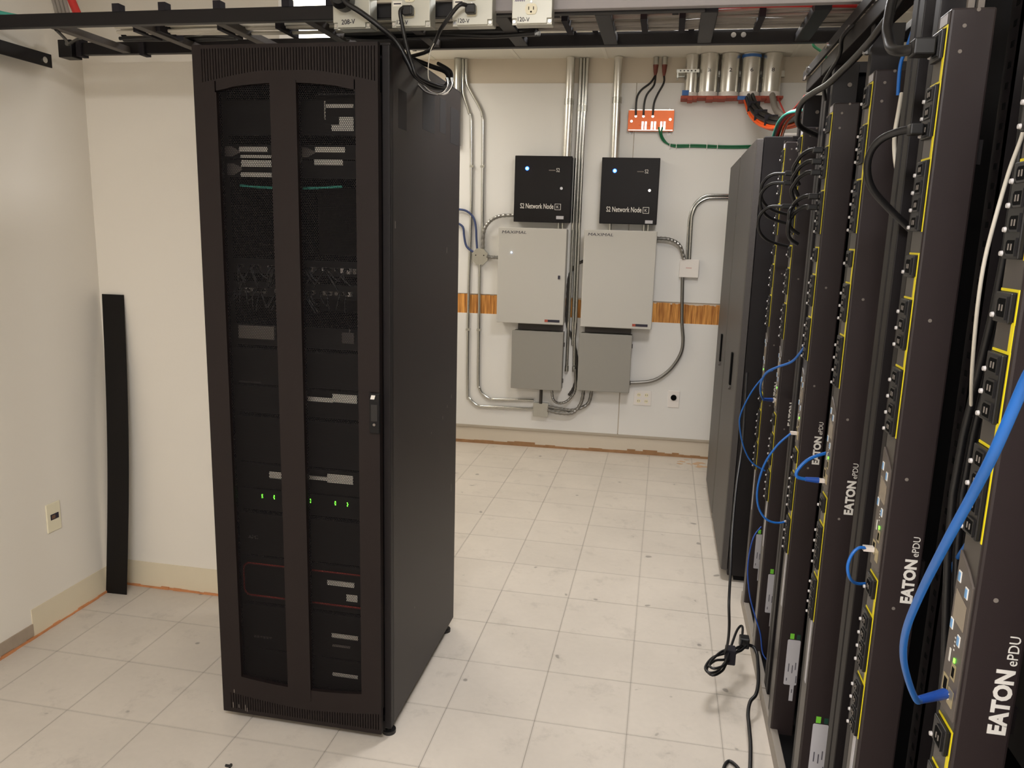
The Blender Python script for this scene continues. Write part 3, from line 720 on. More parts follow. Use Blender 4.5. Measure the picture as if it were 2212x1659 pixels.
cable('white_cable', 'pale grey cable bundle dropping from the rightmost sleeve', [(1.249, 2.03, 2.53), (1.247, 1.767, 2.403), (1.263, 1.533, 2.327), (1.285, 1.300, 2.263), (1.3, .9, 2.22)], .020, 'cable_grey')
cable('red_cable', 'thin red cable looping from the sleeves to the row', [(1.283, 2.03, 2.52), (1.271, 1.625, 2.385), (1.253, 1.250, 2.291), (1.236, .875, 2.266), (1.213, .500, 2.244), (1.17, .1, 2.20)], .005, 'cable_red')
tl = [(1.121, .600, 2.05), (1.116, .433, 2.106), (1.113, .267, 2.125), (1.120, .100, 2.128), (1.150, -.03, 2.120), (1.20, -.12, 2.115), (1.30, -.2, 2.11)]
for k, (m, c) in enumerate((('cable_teal', 'teal'), ('cable_white', 'white'), ('cable_red', 'red'), ('cable_green', 'green'), ('cable_orange', 'orange'), ('cable_white', 'second white'))):
    cable('data_cable', c+' data cable of the small bundle dropping into the far end of the row', offp(tl, -.016+k*.009, (k % 2)*.006), .0055 if k < 3 else .004, m)
for k, z in enumerate((2.065, 2.09)):
    cable('grey_pipe', ('lower' if k == 0 else 'upper')+' pale grey pipe above the far end of the rack row', [(1.13, .55+.05*k, z+.012), (1.9, .55+.05*k, z+.012)], .014 if k == 0 else .010, 'cable_grey', 'pipe', 1)
cable('ground_wire', 'short green and white wire by the tray end', [(1.088, -.50, 2.30), (1.092, -.50, 2.285), (1.096, -.50, 2.265), (1.124, -.50, 2.245), (1.15, -.5, 2.215)], .0045, 'cable_green')

# ================================================================ LEFT ALCOVE THINGS
t = thing('data_outlet', 'ivory wall plate with small dark port low on the left wall', 'outlet', (XL, -1.012, .38))
MB().box(XL, XL+.006, -1.047, -.977, .386, .502).build('plate', MATS['ivory_plastic'], t, bevel=.002)
MB().box(XL+.006, XL+.008, -1.030, -.990, .435, .457).build('port', MATS['ink'], t)
MB().box(XL+.0078, XL+.0088, -1.026, -1.008, .439, .453).build('jack', mat('brown_jack', (110, 80, 60), .5), t)
# leaning vinyl base strip, bowed
vs = []; n = 24
st = MB(); prof = []
for k in range(n+1):
    z = 1.300*k/n; u = z/1.3
    yy = -.760+(.760-.672)*u - .020*math.sin(math.pi*u)
    xx = -1.678+.018*u*u+.036*math.sin(math.pi*u)
    prof.append((xx, yy, z))
for (a, b) in zip(prof[:-1], prof[1:]):
    w_ = .098
    st.add([(a[0], a[1], a[2]), (a[0]+w_, a[1]+.004, a[2]), (a[0]+w_, a[1]+.007, a[2]), (a[0], a[1]+.003, a[2]),
            (b[0], b[1], b[2]), (b[0]+w_, b[1]+.004, b[2]), (b[0]+w_, b[1]+.007, b[2]), (b[0], b[1]+.003, b[2])],
           [(0,3,2,1),(4,5,6,7),(0,1,5,4),(1,2,6,5),(2,3,7,6),(3,0,4,7)])
tag(st.build('vinyl_base_strip', MATS['strip_black']), 'bowed black vinyl strip leaning upright in the alcove corner', 'strip')
# small litter on the floor
tag(MB().cyl((-.563, -1.655, .004), (-.548, -1.655, .004), .004, 8).cyl((-.548, -1.655, .004), (-.545, -1.655, .004), .008, 10).build('screw', MATS['cable_black']), 'tiny dark screw lying on the floor before the left cabinet', 'screw')
tr_ = MB(); pts = [(-.905+.014*math.cos(a), -1.80+.014*math.sin(a), .004) for a in [2*math.pi*k/16 for k in range(17)]]
tag(tr_.tube(pts, .004, 8, 1).build('metal_ring', MATS['flex_dark']), 'small dark ring lying on the floor at the lower left', 'ring')

# ================================================================ OVERHEAD CABLE TRAY
t = thing('cable_tray', 'long black ladder cable tray crossing the room under the ceiling', 'cable tray', (0, -1.03, 2.2))
MB().box(-1.66, .70, -1.225, -1.200, 2.200, 2.240).build('front_rail', MATS['tray_black'], t, bevel=.002)
MB().box(-1.62, 1.40, -.855, -.830, 2.198, 2.240).build('rear_rail', MATS['tray_black'], t, bevel=.002)
MB().box(.08, 1.32, -1.252, -1.226, 2.204, 2.262).build('lit_front_rail', MATS['tray_lit'], t, bevel=.002, label='front rail section with aisle light in its paler colour')  # aisle-lit stretch of the front rail, the light put into its colour
x = -1.335
while x < 1.3:
    MB().box(x-.016 if x < 0 else x-.022, x+.016 if x < 0 else x+.022, -1.20, -.855, 2.200, 2.222).build('rung', MATS['tray_black' if x > 0 else 'bracket'], t, bevel=.002); x += .2925
for x in (.80, .83): MB().cyl((x, -.860, 2.222), (x, -.8555, 2.222), .008, 12).build('bolt', MATS['bolt'], t)
MB().box(-1.60, -1.545, -.88, -.825, 2.185, 2.246).build('end_clip', MATS['tray_black'], t, bevel=.002)
for x in (-1.53, -1.27): MB().box(x-.010, x+.010, -.862, -.822, 2.192, 2.252).build('strap', MATS['velcro'], t)
for x in (-1.09, -.93, -.745, -.52, -.38): MB().box(x-.012, x+.012, -1.228, -1.198, 2.238, 2.262).build('strap', MATS['velcro'], t)
t = thing('wall_ledger', 'black steel wall bracket holding the tray on the left wall', 'bracket', (-1.62, -1.6, 2.14))
MB().box(-1.605, -1.600, -2.9, -.915, 2.140, 2.186).box(-1.68, -1.605, -2.9, -.915, 2.180, 2.186).build('angle', MATS['tray_black'], t)
MB().cyl((-1.600, -.955, 2.160), (-1.592, -.955, 2.160), .011, 12).build('bolt', MATS['bolt'], t)
# cables lying in the tray
rr = random.Random(11)
def traycables(name, label, m, xs, yc, zc, spread, n, r, strap_x=(), sag=.008):
    o = thing(name, label, 'cable bundle', (xs[0], yc, zc))
    for k in range(n):
        dy = rr.uniform(-spread, spread); dz = rr.uniform(0, .03)
        pts = [(x, yc+dy+rr.uniform(-.006, .006), zc+dz+rr.uniform(-sag, sag)*.6) for x in xs]
        MB().tube(pts, r, 6, 3).build('cable', MATS[m], o)
    for x in strap_x:
        MB().box(x-.009, x+.009, yc-spread-.008, yc+spread+.008, zc-.010, zc+.045).build('strap', MATS['velcro'], o)
    return o
traycables('grey_cable_bundle', 'pale grey cable bundle in the left part of the tray', 'cable_white', [-1.20, -.95, -.7, -.45, -.2, .05], -1.06, 2.215, .055, 12, .0055, (-1.10, -1.02, -.80, -.60))
traycables('grey_cable_bundle', 'wide grey cable bundle in the right part of the tray', 'cable_grey', [-.1, .15, .3, .45, .6, .75, .9, 1.05, 1.2], -1.02, 2.222, .075, 22, .0055, (.30, .53, .64, .86))
traycables('brown_cable_bundle', 'dull brownish cables behind the outlet boxes', 'dim_grey', [-.40, -.2, 0, .2, .4], -1.14, 2.228, .035, 8, .006)
traycables('red_cable_bundle', 'red cable bundle along the front of the tray', 'cable_red', [.1, .3, .5, .7, .9, 1.1], -1.15, 2.226, .020, 6, .006, (.28, .62))
traycables('white_cable_bundle', 'loose white cables resting on the rear rail', 'cable_white', [-.15, .05, .2, .4, .6, .85], -.885, 2.245, .012, 4, .0045, (.30, .37, .67))
traycables('black_cable_bundle', 'black cables sagging in the tray left of the boxes', 'cable_black', [-1.30, -1.15, -.98, -.86], -.92, 2.222, .02, 4, .006)
traycables('black_cable_bundle', 'mass of black cables over the top of the left cabinet', 'cable_black', [-.42, -.32, -.2, -.08, .06, .2], -.97, 2.196, .05, 9, .009)
cable('black_cable', 'thin black cable dropping over the tray rail at the far left', [(-1.34, -1.19, 2.20), (-1.38, -1.10, 2.19), (-1.46, -1.0, 2.20), (-1.50, -.90, 2.24), (-1.52, -.86, 2.25)], .005, 'cable_black')
cable('teal_cable', 'teal cable drooping over the tray at the left frame edge', [(-1.72+.1, -1.24, 2.28), (-1.58, -1.2, 2.262), (-1.50, -1.15, 2.25), (-1.40, -1.10, 2.245), (-1.3, -1.08, 2.242)], .008, 'cable_teal')
cable('red_cable', 'thick red cable rising from the tray to the ceiling at the left', [(-1.30, -1.12, 2.235), (-1.315, -1.12, 2.27), (-1.34, -1.12, 2.33), (-1.38, -1.12, 2.45), (-1.42, -1.12, 2.79)], .013, 'cable_red')
for k in range(4):
    cable('grey_cable', ['nearest the red one','second from the red one','third from the red one','leftmost'][k]+' of four pale cables rising beside the thick red cable', [(-1.355-k*.014, -1.10, 2.235), (-1.37-k*.014, -1.10, 2.30), (-1.40-k*.016, -1.1, 2.45), (-1.43-k*.018, -1.1, 2.79)], .0065, 'cable_grey', group='pale cables rising from the tray')
tag(MB().box(-.318, -.295, -1.229, -1.2255, 2.203, 2.228).build('cyan_tape', MATS['tape_cyan']), 'piece of bright blue tape on the tray rail beside the first outlet box', 'tape')
# row of metal outlet boxes hung under a conduit in front of the tray
BY = -1.30
def outlet_box(x0, w_, k):
    lab = ['first metal outlet box, carrying a big round black plug', 'second metal outlet box, with a black plug in its lower socket', 'third metal outlet box, cord pulled to the lower left', 'fourth metal outlet box, both sockets empty'][k]
    z0, z1 = 2.156, 2.266
    t = thing('outlet_box', lab, 'outlet box', (x0+w_/2, BY+.03, z0))
    MB().box(x0+.003, x0+w_-.003, BY+.004, BY+.062, z0+.004, z1-.004).build('back_box', MATS['steel_box'], t, bevel=.003)
    # raised cover with cut corners carrying the corner screws
    c = .013
    MB().prism([(x0+c, z0), (x0+w_-c, z0), (x0+w_-c, z0+c), (x0+w_, z0+c), (x0+w_, z1-c), (x0+w_-c, z1-c), (x0+w_-c, z1), (x0+c, z1), (x0+c, z1-c), (x0, z1-c), (x0, z0+c), (x0+c, z0+c)], BY-.006, BY).build('raised_cover', MATS['steel_box'], t, bevel=.0015)
    MB().box(x0, x0+w_, BY, BY+.004, z0-.002, z1+.002).build('cover_flange', MATS['steel_box'], t, bevel=.001)
    for sx in (x0+.006, x0+w_-.006):
        for sz in (z0+.006, z1-.006): MB().cyl((sx, BY-.003, sz), (sx, BY, sz), .0045, 10).build('screw', MATS['bolt'], t)
    if k:
        for cz in (z0+.036, z1-.034):
            cx = x0+w_/2-.002
            MB().prism([(cx+.0165*math.cos(a)*1.0, cz+max(-.0135, min(.0135, .0175*math.sin(a)))) for a in [2*math.pi*i/24 for i in range(24)]], BY-.0085, BY-.006).build('receptacle', MATS['ivory_plastic'], t)
            MB().box(cx-.0075, cx-.0055, BY-.0092, BY-.0084, cz-.002, cz+.006).box(cx+.0055, cx+.0075, BY-.0092, BY-.0084, cz-.002, cz+.006).cyl((cx, BY-.0092, cz-.007), (cx, BY-.0084, cz-.007), .0025, 8).build('slot', MATS['cavity'], t)
        MB().cyl((x0+w_/2-.002, BY-.008, (z0+z1)/2), (x0+w_/2-.002, BY-.006, (z0+z1)/2), .003, 8).build('screw', MATS['bolt'], t)
        text_on('120-V', 'handwritten_voltage', MATS['ink'], t, (x0+.017, BY-.0062, z0+.006), (1, 0, -.06), (0, 0, 1), .032, .011)
        if k < 3:
            MB().box(x0+.005, x0+.032, BY-.0068, BY-.006, z0+.052, z0+.066).build('paper_label', MATS['paper'], t)
            MB().box(x0+.008, x0+.029, BY-.0074, BY-.0067, z0+.0575, z0+.0605).build('label_print', MATS['ink'], t)
        else: MB().tube([(x0+.008+i*.0025, BY-.0064, z0+.058+(.004 if i % 2 else -.002)) for i in range(12)], .0008, 5, 2).build('purple_scribble', mat('purple_ink', (76, 62, 128), .6), t)
    else:
        MB().tube([(x0+.058+i*.003, BY-.0064, z0+.078+(.006 if i % 2 else -.003)) for i in range(9)], .0008, 5, 1).build('handwritten_mark', MATS['ink'], t)
        text_on('208-V', 'handwritten_voltage', MATS['ink'], t, (x0+.026, BY-.0062, z0+.008), (1, 0, .04), (0, 0, 1), .040, .013)
    return t
for k, (x0, w_) in enumerate(((-.335, .110), (-.161, .112), (.016, .113), (.184, .110))): outlet_box(x0, w_, k)
for k, (a, b) in enumerate(((-.225, -.161), (-.049, .016), (.129, .184))):
    t = thing('conduit_link', 'short shiny conduit link between outlet boxes, '+['left', 'middle', 'right'][k]+' one', 'conduit', ((a+b)/2, BY+.03, 2.245))
    MB().cyl((a, BY+.032, 2.252), (b, BY+.032, 2.252), .011, 16).build('pipe', MATS['sleeve_metal'], t)
    for q in (a+.006, b-.006): MB().cyl((q-.008, BY+.032, 2.252), (q+.008, BY+.032, 2.252), .015, 12).build('connector', MATS['galv'], t)
# plugs and cords
t = thing('power_cord', 'thick black cord from the big round plug, swinging right over the cabinet', 'power cord', (-.29, BY-.03, 2.19))
MB().cyl((-.298, BY-.040, 2.226), (-.298, BY-.006, 2.226), .030, 24).cyl((-.298, BY-.055, 2.226), (-.298, BY-.040, 2.226), .020, 20, .030).build('round_plug', MATS['cable_black'], t, bevel=.003)
MB().tube([(-.300, BY-.05, 2.235), (-.275, BY-.05, 2.208), (-.235, BY-.045, 2.185), (-.185, BY-.035, 2.15), (-.145, BY-.01, 2.115), (-.115, BY, 2.065), (-.095, BY+.01, 2.028), (-.070, BY+.08, 2.012), (-.05, -1.16, 2.018), (-.045, -1.12, 2.045), (-.060, -1.10, 2.075), (-.12, -1.06, 2.10), (-.2, -1.05, 2.13)], .0075, 12, 4).build('cord', MATS['cable_black'], t)
t = thing('power_cord', 'black cord hanging straight down from the second outlet box', 'power cord', (-.107, BY-.02, 2.17))
MB().box(-.122, -.092, BY-.032, BY-.009, 2.180, 2.205).build('plug', MATS['cable_black'], t, bevel=.004)
MB().tube([(-.116, BY-.025, 2.200), (-.125, BY-.034, 2.188), (-.120, BY-.032, 2.155), (-.110, BY-.022, 2.10), (-.098, BY-.01, 2.055), (-.085, BY, 2.024), (-.060, BY+.07, 2.016), (-.042, -1.16, 2.022), (-.036, -1.12, 2.05), (-.05, -1.09, 2.08), (-.10, -1.05, 2.11)], .0055, 12, 4).build('cord', MATS['cable_black'], t)
t = thing('power_cord', 'black cord swinging down left from the third outlet box', 'power cord', (.07, BY-.02, 2.18))
MB().box(.058, .086, BY-.032, BY-.009, 2.180, 2.205).build('plug', MATS['cable_black'], t, bevel=.004)
MB().tube([(.062, BY-.03, 2.200), (.045, BY-.04, 2.198), (.015, BY-.03, 2.172), (-.02, BY-.0, 2.145), (-.05, -1.24, 2.135), (-.10, -1.15, 2.125), (-.18, -1.08, 2.125)], .0055, 12, 4).build('cord', MATS['cable_black'], t)
cable('thin_white_wire', 'thin white wire beside the hanging cords on the cabinet top', [(-.055, -1.22, 2.14), (-.068, -1.23, 2.11), (-.072, -1.24, 2.07), (-.070, -1.245, 2.03), (-.062, -1.23, 2.018)], .0015, 'cable_white')
t = thing('cable_hook', 'shiny metal J hooks holding the cords at the cabinet top edge', 'hook', (-.05, -1.15, 2.02))
for q, dx in enumerate((0, .014)):
    MB().tube([(-.130+dx, -1.16, 2.030), (-.105+dx, -1.16, 2.008), (-.075+dx, -1.16, 2.000), (-.050+dx, -1.16, 2.006), (-.036+dx, -1.16, 2.026), (-.040+dx, -1.16, 2.046)], .0042, 10, 4).build('hook', MATS['bolt'], t)

# ================================================================ RIGHT: CLOSED CABINETS AT THE FAR END
for k, (y0, y1) in enumerate(((.05, .815), (.82, 1.50))):
    side = 'nearer' if k == 0 else 'farther'
    t = thing('closed_cabinet', side+' of the two tall closed black cabinets against the back wall', 'server cabinet', (1.4, (y0+y1)/2, 0))
    MB().box(1.016, 1.95, y0+.005, y1-.003, .03, 2.03).build('body', MATS['rack_dark'], t, bevel=.004)
    MB().box(1.05, 1.92, y0+.03, y1-.03, 0, .03).build('plinth', MATS['void_black'], t)
    dr = MB()
    dr.prism([(.988, y0+.012), (.985, y0+.03), (.985, y1-.03), (.988, y1-.012), (1.014, y1-.002), (1.014, y0+.002)], .055, 2.02, 'z')
    dr = dr.build('door', MATS['cab_door'] if 'cab_door' in MATS else mat('cab_door', (66, 62, 60), .45, bump=.5, bscale=420, noise=.05, nscale=40), t, bevel=.002)
    yy = y0+.34 if k else y0+.32
    hy = (1.06, .32)[0 if k else 1]
    MB().box(.976, .985, hy-.018, hy+.018, .90, 1.06).build('door_handle', MATS['cavity'], t, bevel=.004)
    MB().cyl((.974, hy, .885), (.985, hy, .885), .008, 10).build('key_lock', MATS['bracket'], t)

# ================================================================ RIGHT: RACK ROW WITH POWER STRIPS
PX = 1.064
PY = [-2.477, -2.071, -1.596, -1.161, -.673, -.268]
RB = [-2.74, -1.835, -.925, -.15]
for k in range(3):
    y0, y1 = RB[k]+.004, RB[k+1]-.004
    lab = ['nearest open black rack, at the right edge', 'middle open black rack of the row', 'farthest open black rack, next to the closed cabinets'][k]
    t = thing('open_rack', lab, 'server rack', (1.5, (y0+y1)/2, 0))
    for x in (1.075, 1.93):
        for y in (y0, y1-.035):
            MB().box(x, x+.035, y, y+.035, .03, 1.975 if (k == 2 and y > -.5) else 2.10).build('post', MATS['rack_dark'], t, bevel=.002)
    MB().box(1.060, 1.11, y0, -.66 if k == 2 else y1, 2.085, 2.125).build('top_beam', MATS['rack_dark'], t, bevel=.002)
    MB().box(1.93, 1.965, y0, y1, 2.08, 2.125).build('top_beam', MATS['rack_dark'], t)
    for yy_ in (y0, y1-.02):
        dz_ = -.13 if (k == 2 and yy_ > -.5) else 0
        MB().box(1.11, 1.93, yy_, yy_+.02, 2.09+dz_, 2.12+dz_).build('side_beam', MATS['rack_dark'], t)
    MB().box(1.063, 1.085, y0, y1, .0, .055).build('base_rail', mat('base_rail', (150, 142, 132), .5), t, bevel=.002, label='light grey base rail')
    MB().box(1.11, 1.95, y0, y0+.018, .04, 2.09).build('side_panel', MATS['void_black'], t)
    MB().box(1.955, 1.965, y0, y1, .04, 2.09).build('rear_panel', MATS['void_black'], t)
    MB().box(1.085, 1.95, y0, y1, .03, .04).build('floor_panel', MATS['void_black'], t)
    for y in (y0+.20, y1-.24):
        m_ = MB().box(1.165, 1.205, y, y+.004, .06, 2.08).box(1.165, 1.169, y, y+.045, .06, 2.08)
        m_.build('mounting_rail', MATS['rack_dark'], t)
        h_ = MB()
        zz = .10
        while zz < 2.05:
            h_.box(1.1642, 1.165, y+.014, y+.026, zz, zz+.010); zz += .0318
        h_.build('square_holes', MATS['cavity'], t, kind='stuff')
    # black frame plates standing behind the power strips
    for yp in PY[max(1, 2*k):2*k+2]:
        zt = 1.985 if yp > -.5 else 2.085
        MB().box(1.068, 1.134, yp+.072, yp+.078, .06, zt).box(1.068, 1.072, yp+.078, yp+.105, .06, zt).build('frame_plate', MATS['rack_dark'], t, bevel=.001)
        if zt > 2: MB().cyl((1.112, yp+.068, 2.03), (1.112, yp+.072, 2.03), .006, 12).build('bolt', MATS['dim_grey'], t)
    # vertical finger cable manager beside the posts
    fm = MB()
    for y in (y1-.055,):
        fm.box(1.115, 1.125, y, y+.05, .06, 2.06)
        zz = .12
        while zz < 2.03:
            fm.box(1.095, 1.118, y+.004, y+.012, zz, zz+.010); zz += .0445
    fm.build('cable_fingers', MATS['rack_dark'], t, kind='stuff')
    # equipment set back inside the rack
    rr = random.Random(20+k)
    for q, (z0, z1) in enumerate(((.10, .30), (.34, .52), (.60, .69), (.80, .98), (1.10, 1.19), (1.30, 1.48), (1.60, 1.69), (1.78, 1.96))):
        s_ = thing('rack_equipment', ['nearest', 'middle', 'farthest'][k]+' rack, dark equipment unit '+['at the bottom', 'second from the bottom', 'third from the bottom', 'fourth from the bottom', 'fourth from the top', 'third from the top', 'second from the top', 'at the top'][q], 'server', (1.5, (y0+y1)/2, z0))
        MB().box(1.24, 1.85, y0+.215, y1-.215, z0, z1).build('body', MATS['device_black'], s_)
        MB().box(1.232, 1.24, y0+.20, y1-.20, z0, z1).build('face_plate', MATS['device_black'], s_)
        MB().box(1.20, 1.235, y0+.25, y0+.262, z0+.02, z1-.02).box(1.20, 1.235, y1-.262, y1-.25, z0+.02, z1-.02).build('handle', MATS['rack_dark'], s_)
# cross rail running above the row towards the camera
t = thing('overhead_rail', 'dark grey rail running above the front of the rack row', 'rail', (1.06, -1.2, 2.13))
MB().box(1.052, 1.060, -2.6, -.62, 2.128, 2.156).build('rail', MATS['rack_dark'], t, bevel=.001)
for y in (-1.55, -1.05, -.72): MB().cyl((1.046, y, 2.144), (1.053, y, 2.144), .009, 12).build('bolt', MATS['bolt'], t)
for y in (-1.30, -.68): MB().box(1.050, 1.075, y-.02, y+.02, 2.122, 2.132).build('bracket', MATS['dim_grey'], t)

# ---- power strip (PDU)
PD, PW = .061, .068     # depth of outlet face along Y, width of the broad face along X
BANKS = [  # z top, z bottom, kind, outlets
    (1.944, 1.895, 'big', 1), (1.858, 1.771, 'c13', 3), (1.737, 1.617, 'c13', 4), (1.578, 1.538, 'big', 1),
    (1.501, 1.410, 'c13', 3), (1.377, 1.253, 'c13', 4), (.977, .937, 'big', 1), (.902, .787, 'c13', 4), (.762, .650, 'c13', 4)]
WIDE = [(1.895, 1.858), (1.771, 1.737), (1.538, 1.501), (1.410, 1.377), (.937, .902), (.787, .762)]
def power_strip(name, label, group):
    t = thing(name, label, 'power strip', (0, 0, 0), group)
    MB().box(0, PW, 0, PD, .030, 1.972).build('case', MATS['pdu_black'], t, bevel=.004)
    MB().box(-.0012, .0005, .004, PD-.004, .035, 1.968).build('outlet_face', MATS['pdu_face'], t)
    MB().box(-.0018, -.001, .012, .046, 1.950, 1.966).build('paper_label', MATS['label_grey'], t)
    for (za, zb, kind, n) in BANKS:
        yb = MB().box(-.0022, -.001, .0035, .0065, zb, za).box(-.0022, -.001, .0035, .057, za, za+.0035)
        for (wa, wb_) in WIDE:
            if abs(wb_-za) < 1e-6: yb.box(-.0022, -.001, .0040, .0125, wb_, wa+.003)
        yb.build('yellow_outline', MATS['yellow'], t)
    for (za, zb, kind, n) in BANKS:
        bk = MB().box(-.0080, -.001, .010, .056, zb+.001, za-.001).build('outlet_bank', MATS['outlet_black'], t, bevel=.0015)
        h = (za-zb-.002)/n
        for i in range(n):
            z0 = zb+.001+i*h; zc = z0+h/2; hh = h*.38
            # raised collar ring and cavity of one outlet
            c_ = MB()
            y0, y1 = .0145, .0430
            pts = [(y0, zc-hh), (y1-.006, zc-hh), (y1, zc-hh+.006), (y1, zc+hh-.006), (y1-.006, zc+hh), (y0, zc+hh)]
            c_.prism(pts, -.0105, -.0075, 'x'); 
            o = c_.build('outlet', MATS['outlet_black'], bk)
            s_ = MB(); q = .0028
            pts = [(y0+q, zc-hh+q), (y1-.006, zc-hh+q), (y1-q, zc-hh+.006), (y1-q, zc+hh-.006), (y1-.006, zc+hh-q), (y0+q, zc+hh-q)]
            s_.prism(pts, -.0108, -.0104, 'x'); s_.build('socket', MATS['cavity'], bk)
            MB().cyl((-.0132, .0495, z0+h*.22), (-.0100, .0495, z0+h*.22), .0030, 10, .0036).build('white_latch', MATS['latch'], bk)
            MB().box(-.0118, -.0105, y0+.008, y0+.010, zc-.004, zc+.004).box(-.0118, -.0105, y0+.016, y0+.018, zc-.004, zc+.004).build('pin', MATS['dim_grey'], bk)
    # control module
    cm = MB().prism([(.003, .995), (.058, .995), (.058, 1.224), (.045, 1.218), (.025, 1.208), (.003, 1.192)], -.0045, -.001, 'x').build('control_module', mat('module_grey', (88, 80, 74), .4), t, bevel=.001)
    for (y, z) in ((.040, 1.186), (.012, 1.174), (.044, 1.115), (.015, 1.103)):
        MB().box(-.0058, -.0044, y, y+.010, z-.004, z+.012).build('white_ring', MATS['white_print'], cm, bevel=.002)
        MB().box(-.0064, -.0057, y+.0015, y+.0085, z-.0022, z+.0102).build('blue_button', MATS['blue_button'], cm, bevel=.002)
    MB().prism([(.012, 1.124), (.050, 1.128), (.050, 1.170), (.012, 1.160)], -.0052, -.0044, 'x').build('display', MATS['lcd'], cm)
    MB().box(-.0058, -.0044, .022, .026, 1.073, 1.079).build('green_light', MATS['led_green'], cm)
    MB().box(-.0052, -.0044, .016, .030, 1.048, 1.071).build('network_port', MATS['rj_metal'], cm)
    MB().box(-.0056, -.0051, .019, .027, 1.052, 1.066).build('port_opening', MATS['cavity'], cm)
    MB().box(-.0052, -.0044, .040, .044, 1.066, 1.085).build('usb_slot', MATS['white_print'], cm)
    for k in range(4): MB().box(-.0050, -.0044, .030, .033, 1.087+k*.006, 1.089+k*.006).build('tick_mark', MATS['white_print'], cm)
    MB().box(-.0052, -.0044, .034, .052, 1.018, 1.044).build('network_port', MATS['rj_metal'], cm)
    MB().box(-.0056, -.0051, .037, .048, 1.022, 1.040).build('port_opening', MATS['cavity'], cm)
    MB().box(-.0052, -.0044, .012, .030, 1.010, 1.034).build('network_port', MATS['rj_metal'], cm)
    # lettering on the broad side, reading upwards
    text_on('EATON', 'lettering', MATS['white_print'], t, (.0605, -.0002, .943), (0, 0, 1), (-1, 0, 0), .086, .0215, bold=.045, depth=.0006)
    text_on('ePDU', 'small_lettering', MATS['white_print'], t, (.0605, -.0002, 1.035), (0, 0, 1), (-1, 0, 0), .038, .012, depth=.0005)
    lb = MB().prism([(.024, .219), (.0265, .2165), (.044, .2165), (.044, .162), (.056, .162), (.056, .2165), (.0625, .219), (.0625, .368), (.060, .371), (.0265, .371), (.024, .368)], -.0008, .0, 'y').build('rating_label', MATS['label_grey'], t)
    for (u, v0, v1) in ((.033, .262, .290), (.044, .258, .285), (.053, .270, .295), (.049, .190, .203), (.030, .230, .240), (.058, .225, .25)):
        MB().box(u, u+.003, -.0010, -.0007, v0, v1).build('label_print', MATS['label_ink'], lb)
    MB().box(.030, .042, -.0008, 0, .374, .392).build('green_sticker', MATS['green_sticker'], t)
    MB().box(.050, .060, -.0008, 0, .374, .390).build('dark_green_sticker', MATS['green_dark'], t)
    MB().box(-.0020, -.001, .018, .034, .47, .645).build('side_label', MATS['label_grey'], t)
    for (x, z) in ((.022, 1.944), (.020, 1.905), (.040, 1.968), (.028, 1.467), (.030, .930), (.024, 1.18)):
        MB().cyl((x, -.0006, z), (x, .0, z), .0032, 10).build('screw', MATS['dim_grey'], t)
    for z in (.25, 1.0, 1.75): MB().box(PW, PW+.012, .02, .045, z-.02, z+.02).build('mounting_button', MATS['rack_dark'], t)
    return t
plabs = ['nearest yellow lined black power strip, at the right edge of the photo', 'second nearest yellow lined black power strip, with a black plug at its top', 'third nearest yellow lined black power strip, left of the looped black cable', 'fourth nearest power strip, with five black cords plugged high up', 'fifth power strip, with three black cords arching left', 'farthest power strip, beside the closed cabinets']
first = None
for k, y in enumerate(PY):
    if first is None: o = first = power_strip('power_strip', plabs[0], 'vertical power strips along the rack row')
    else: o = copy_tree(first); o['label'] = plabs[k]
    o.location = (PX, y, -.037 if k == 0 else 0)

for ch in first.children:   # the nearest strip carries its lettering a little higher and larger
    if ch.name.split('.')[0] in ('lettering', 'small_lettering'):
        ch.scale = (1.10, 1, 1.10); ch.location = (-.0055, 0, -.048)
# ---- network cables
def netcable(label, pts, r, boot=None, plug=None, m='cable_blue', bootm='cable_blue_dark'):
    t = thing('network_cable', label, 'network cable', pts[0])
    MB().tube(pts, r, 12, 5).build('cable', MATS[m], t)
    if boot:
        a, b = boot; MB().cyl(a, b, r*1.35, 14, .0075).build('boot', MATS[bootm], t)
    if plug:
        a, b = Vector(plug[0]), Vector(plug[1]); d = (b-a)
        s = .0058; z = (a.z+b.z)/2
        MB().box(min(a.x, b.x), max(a.x, b.x), (a.y+b.y)/2-s, (a.y+b.y)/2+s, z-.0045, z+.0045).build('plug', MATS['plug_white'], t)
    return t
netcable('thick bright blue network cable looping across the nearest power strip',
    [(.870, -2.98, 1.56), (.877, -2.970, 1.527), (.879, -2.953, 1.505), (.880, -2.922, 1.450), (.885, -2.880, 1.401), (.890, -2.828, 1.340), (.904, -2.748, 1.260), (.919, -2.677, 1.185), (.938, -2.623, 1.124), (.968, -2.565, 1.060), (.995, -2.520, 1.012), (1.012, -2.485, .992)], .0040,
    boot=((1.008, -2.490, .995), (1.056, -2.446, .984)), plug=((1.055, -2.447, .984), (1.062, -2.447, .984)))
netcable('short blue cable rising behind the nearest power strip', [(1.11, -2.36, 1.23), (1.112, -2.33, 1.19), (1.125, -2.26, 1.13), (1.150, -2.16, 1.06), (1.17, -2.09, 1.01)], .0035)
netcable('short light blue network cable curled at the second power strip', [(1.045, -2.032, 1.028), (1.030, -2.040, 1.030), (1.018, -2.045, 1.018), (1.012, -2.048, .995), (1.018, -2.046, .972), (1.038, -2.02, .950), (1.07, -1.99, .94), (1.12, -1.98, .95)], .0030, plug=((1.040, -2.030, 1.027), (1.062, -2.030, 1.027)))
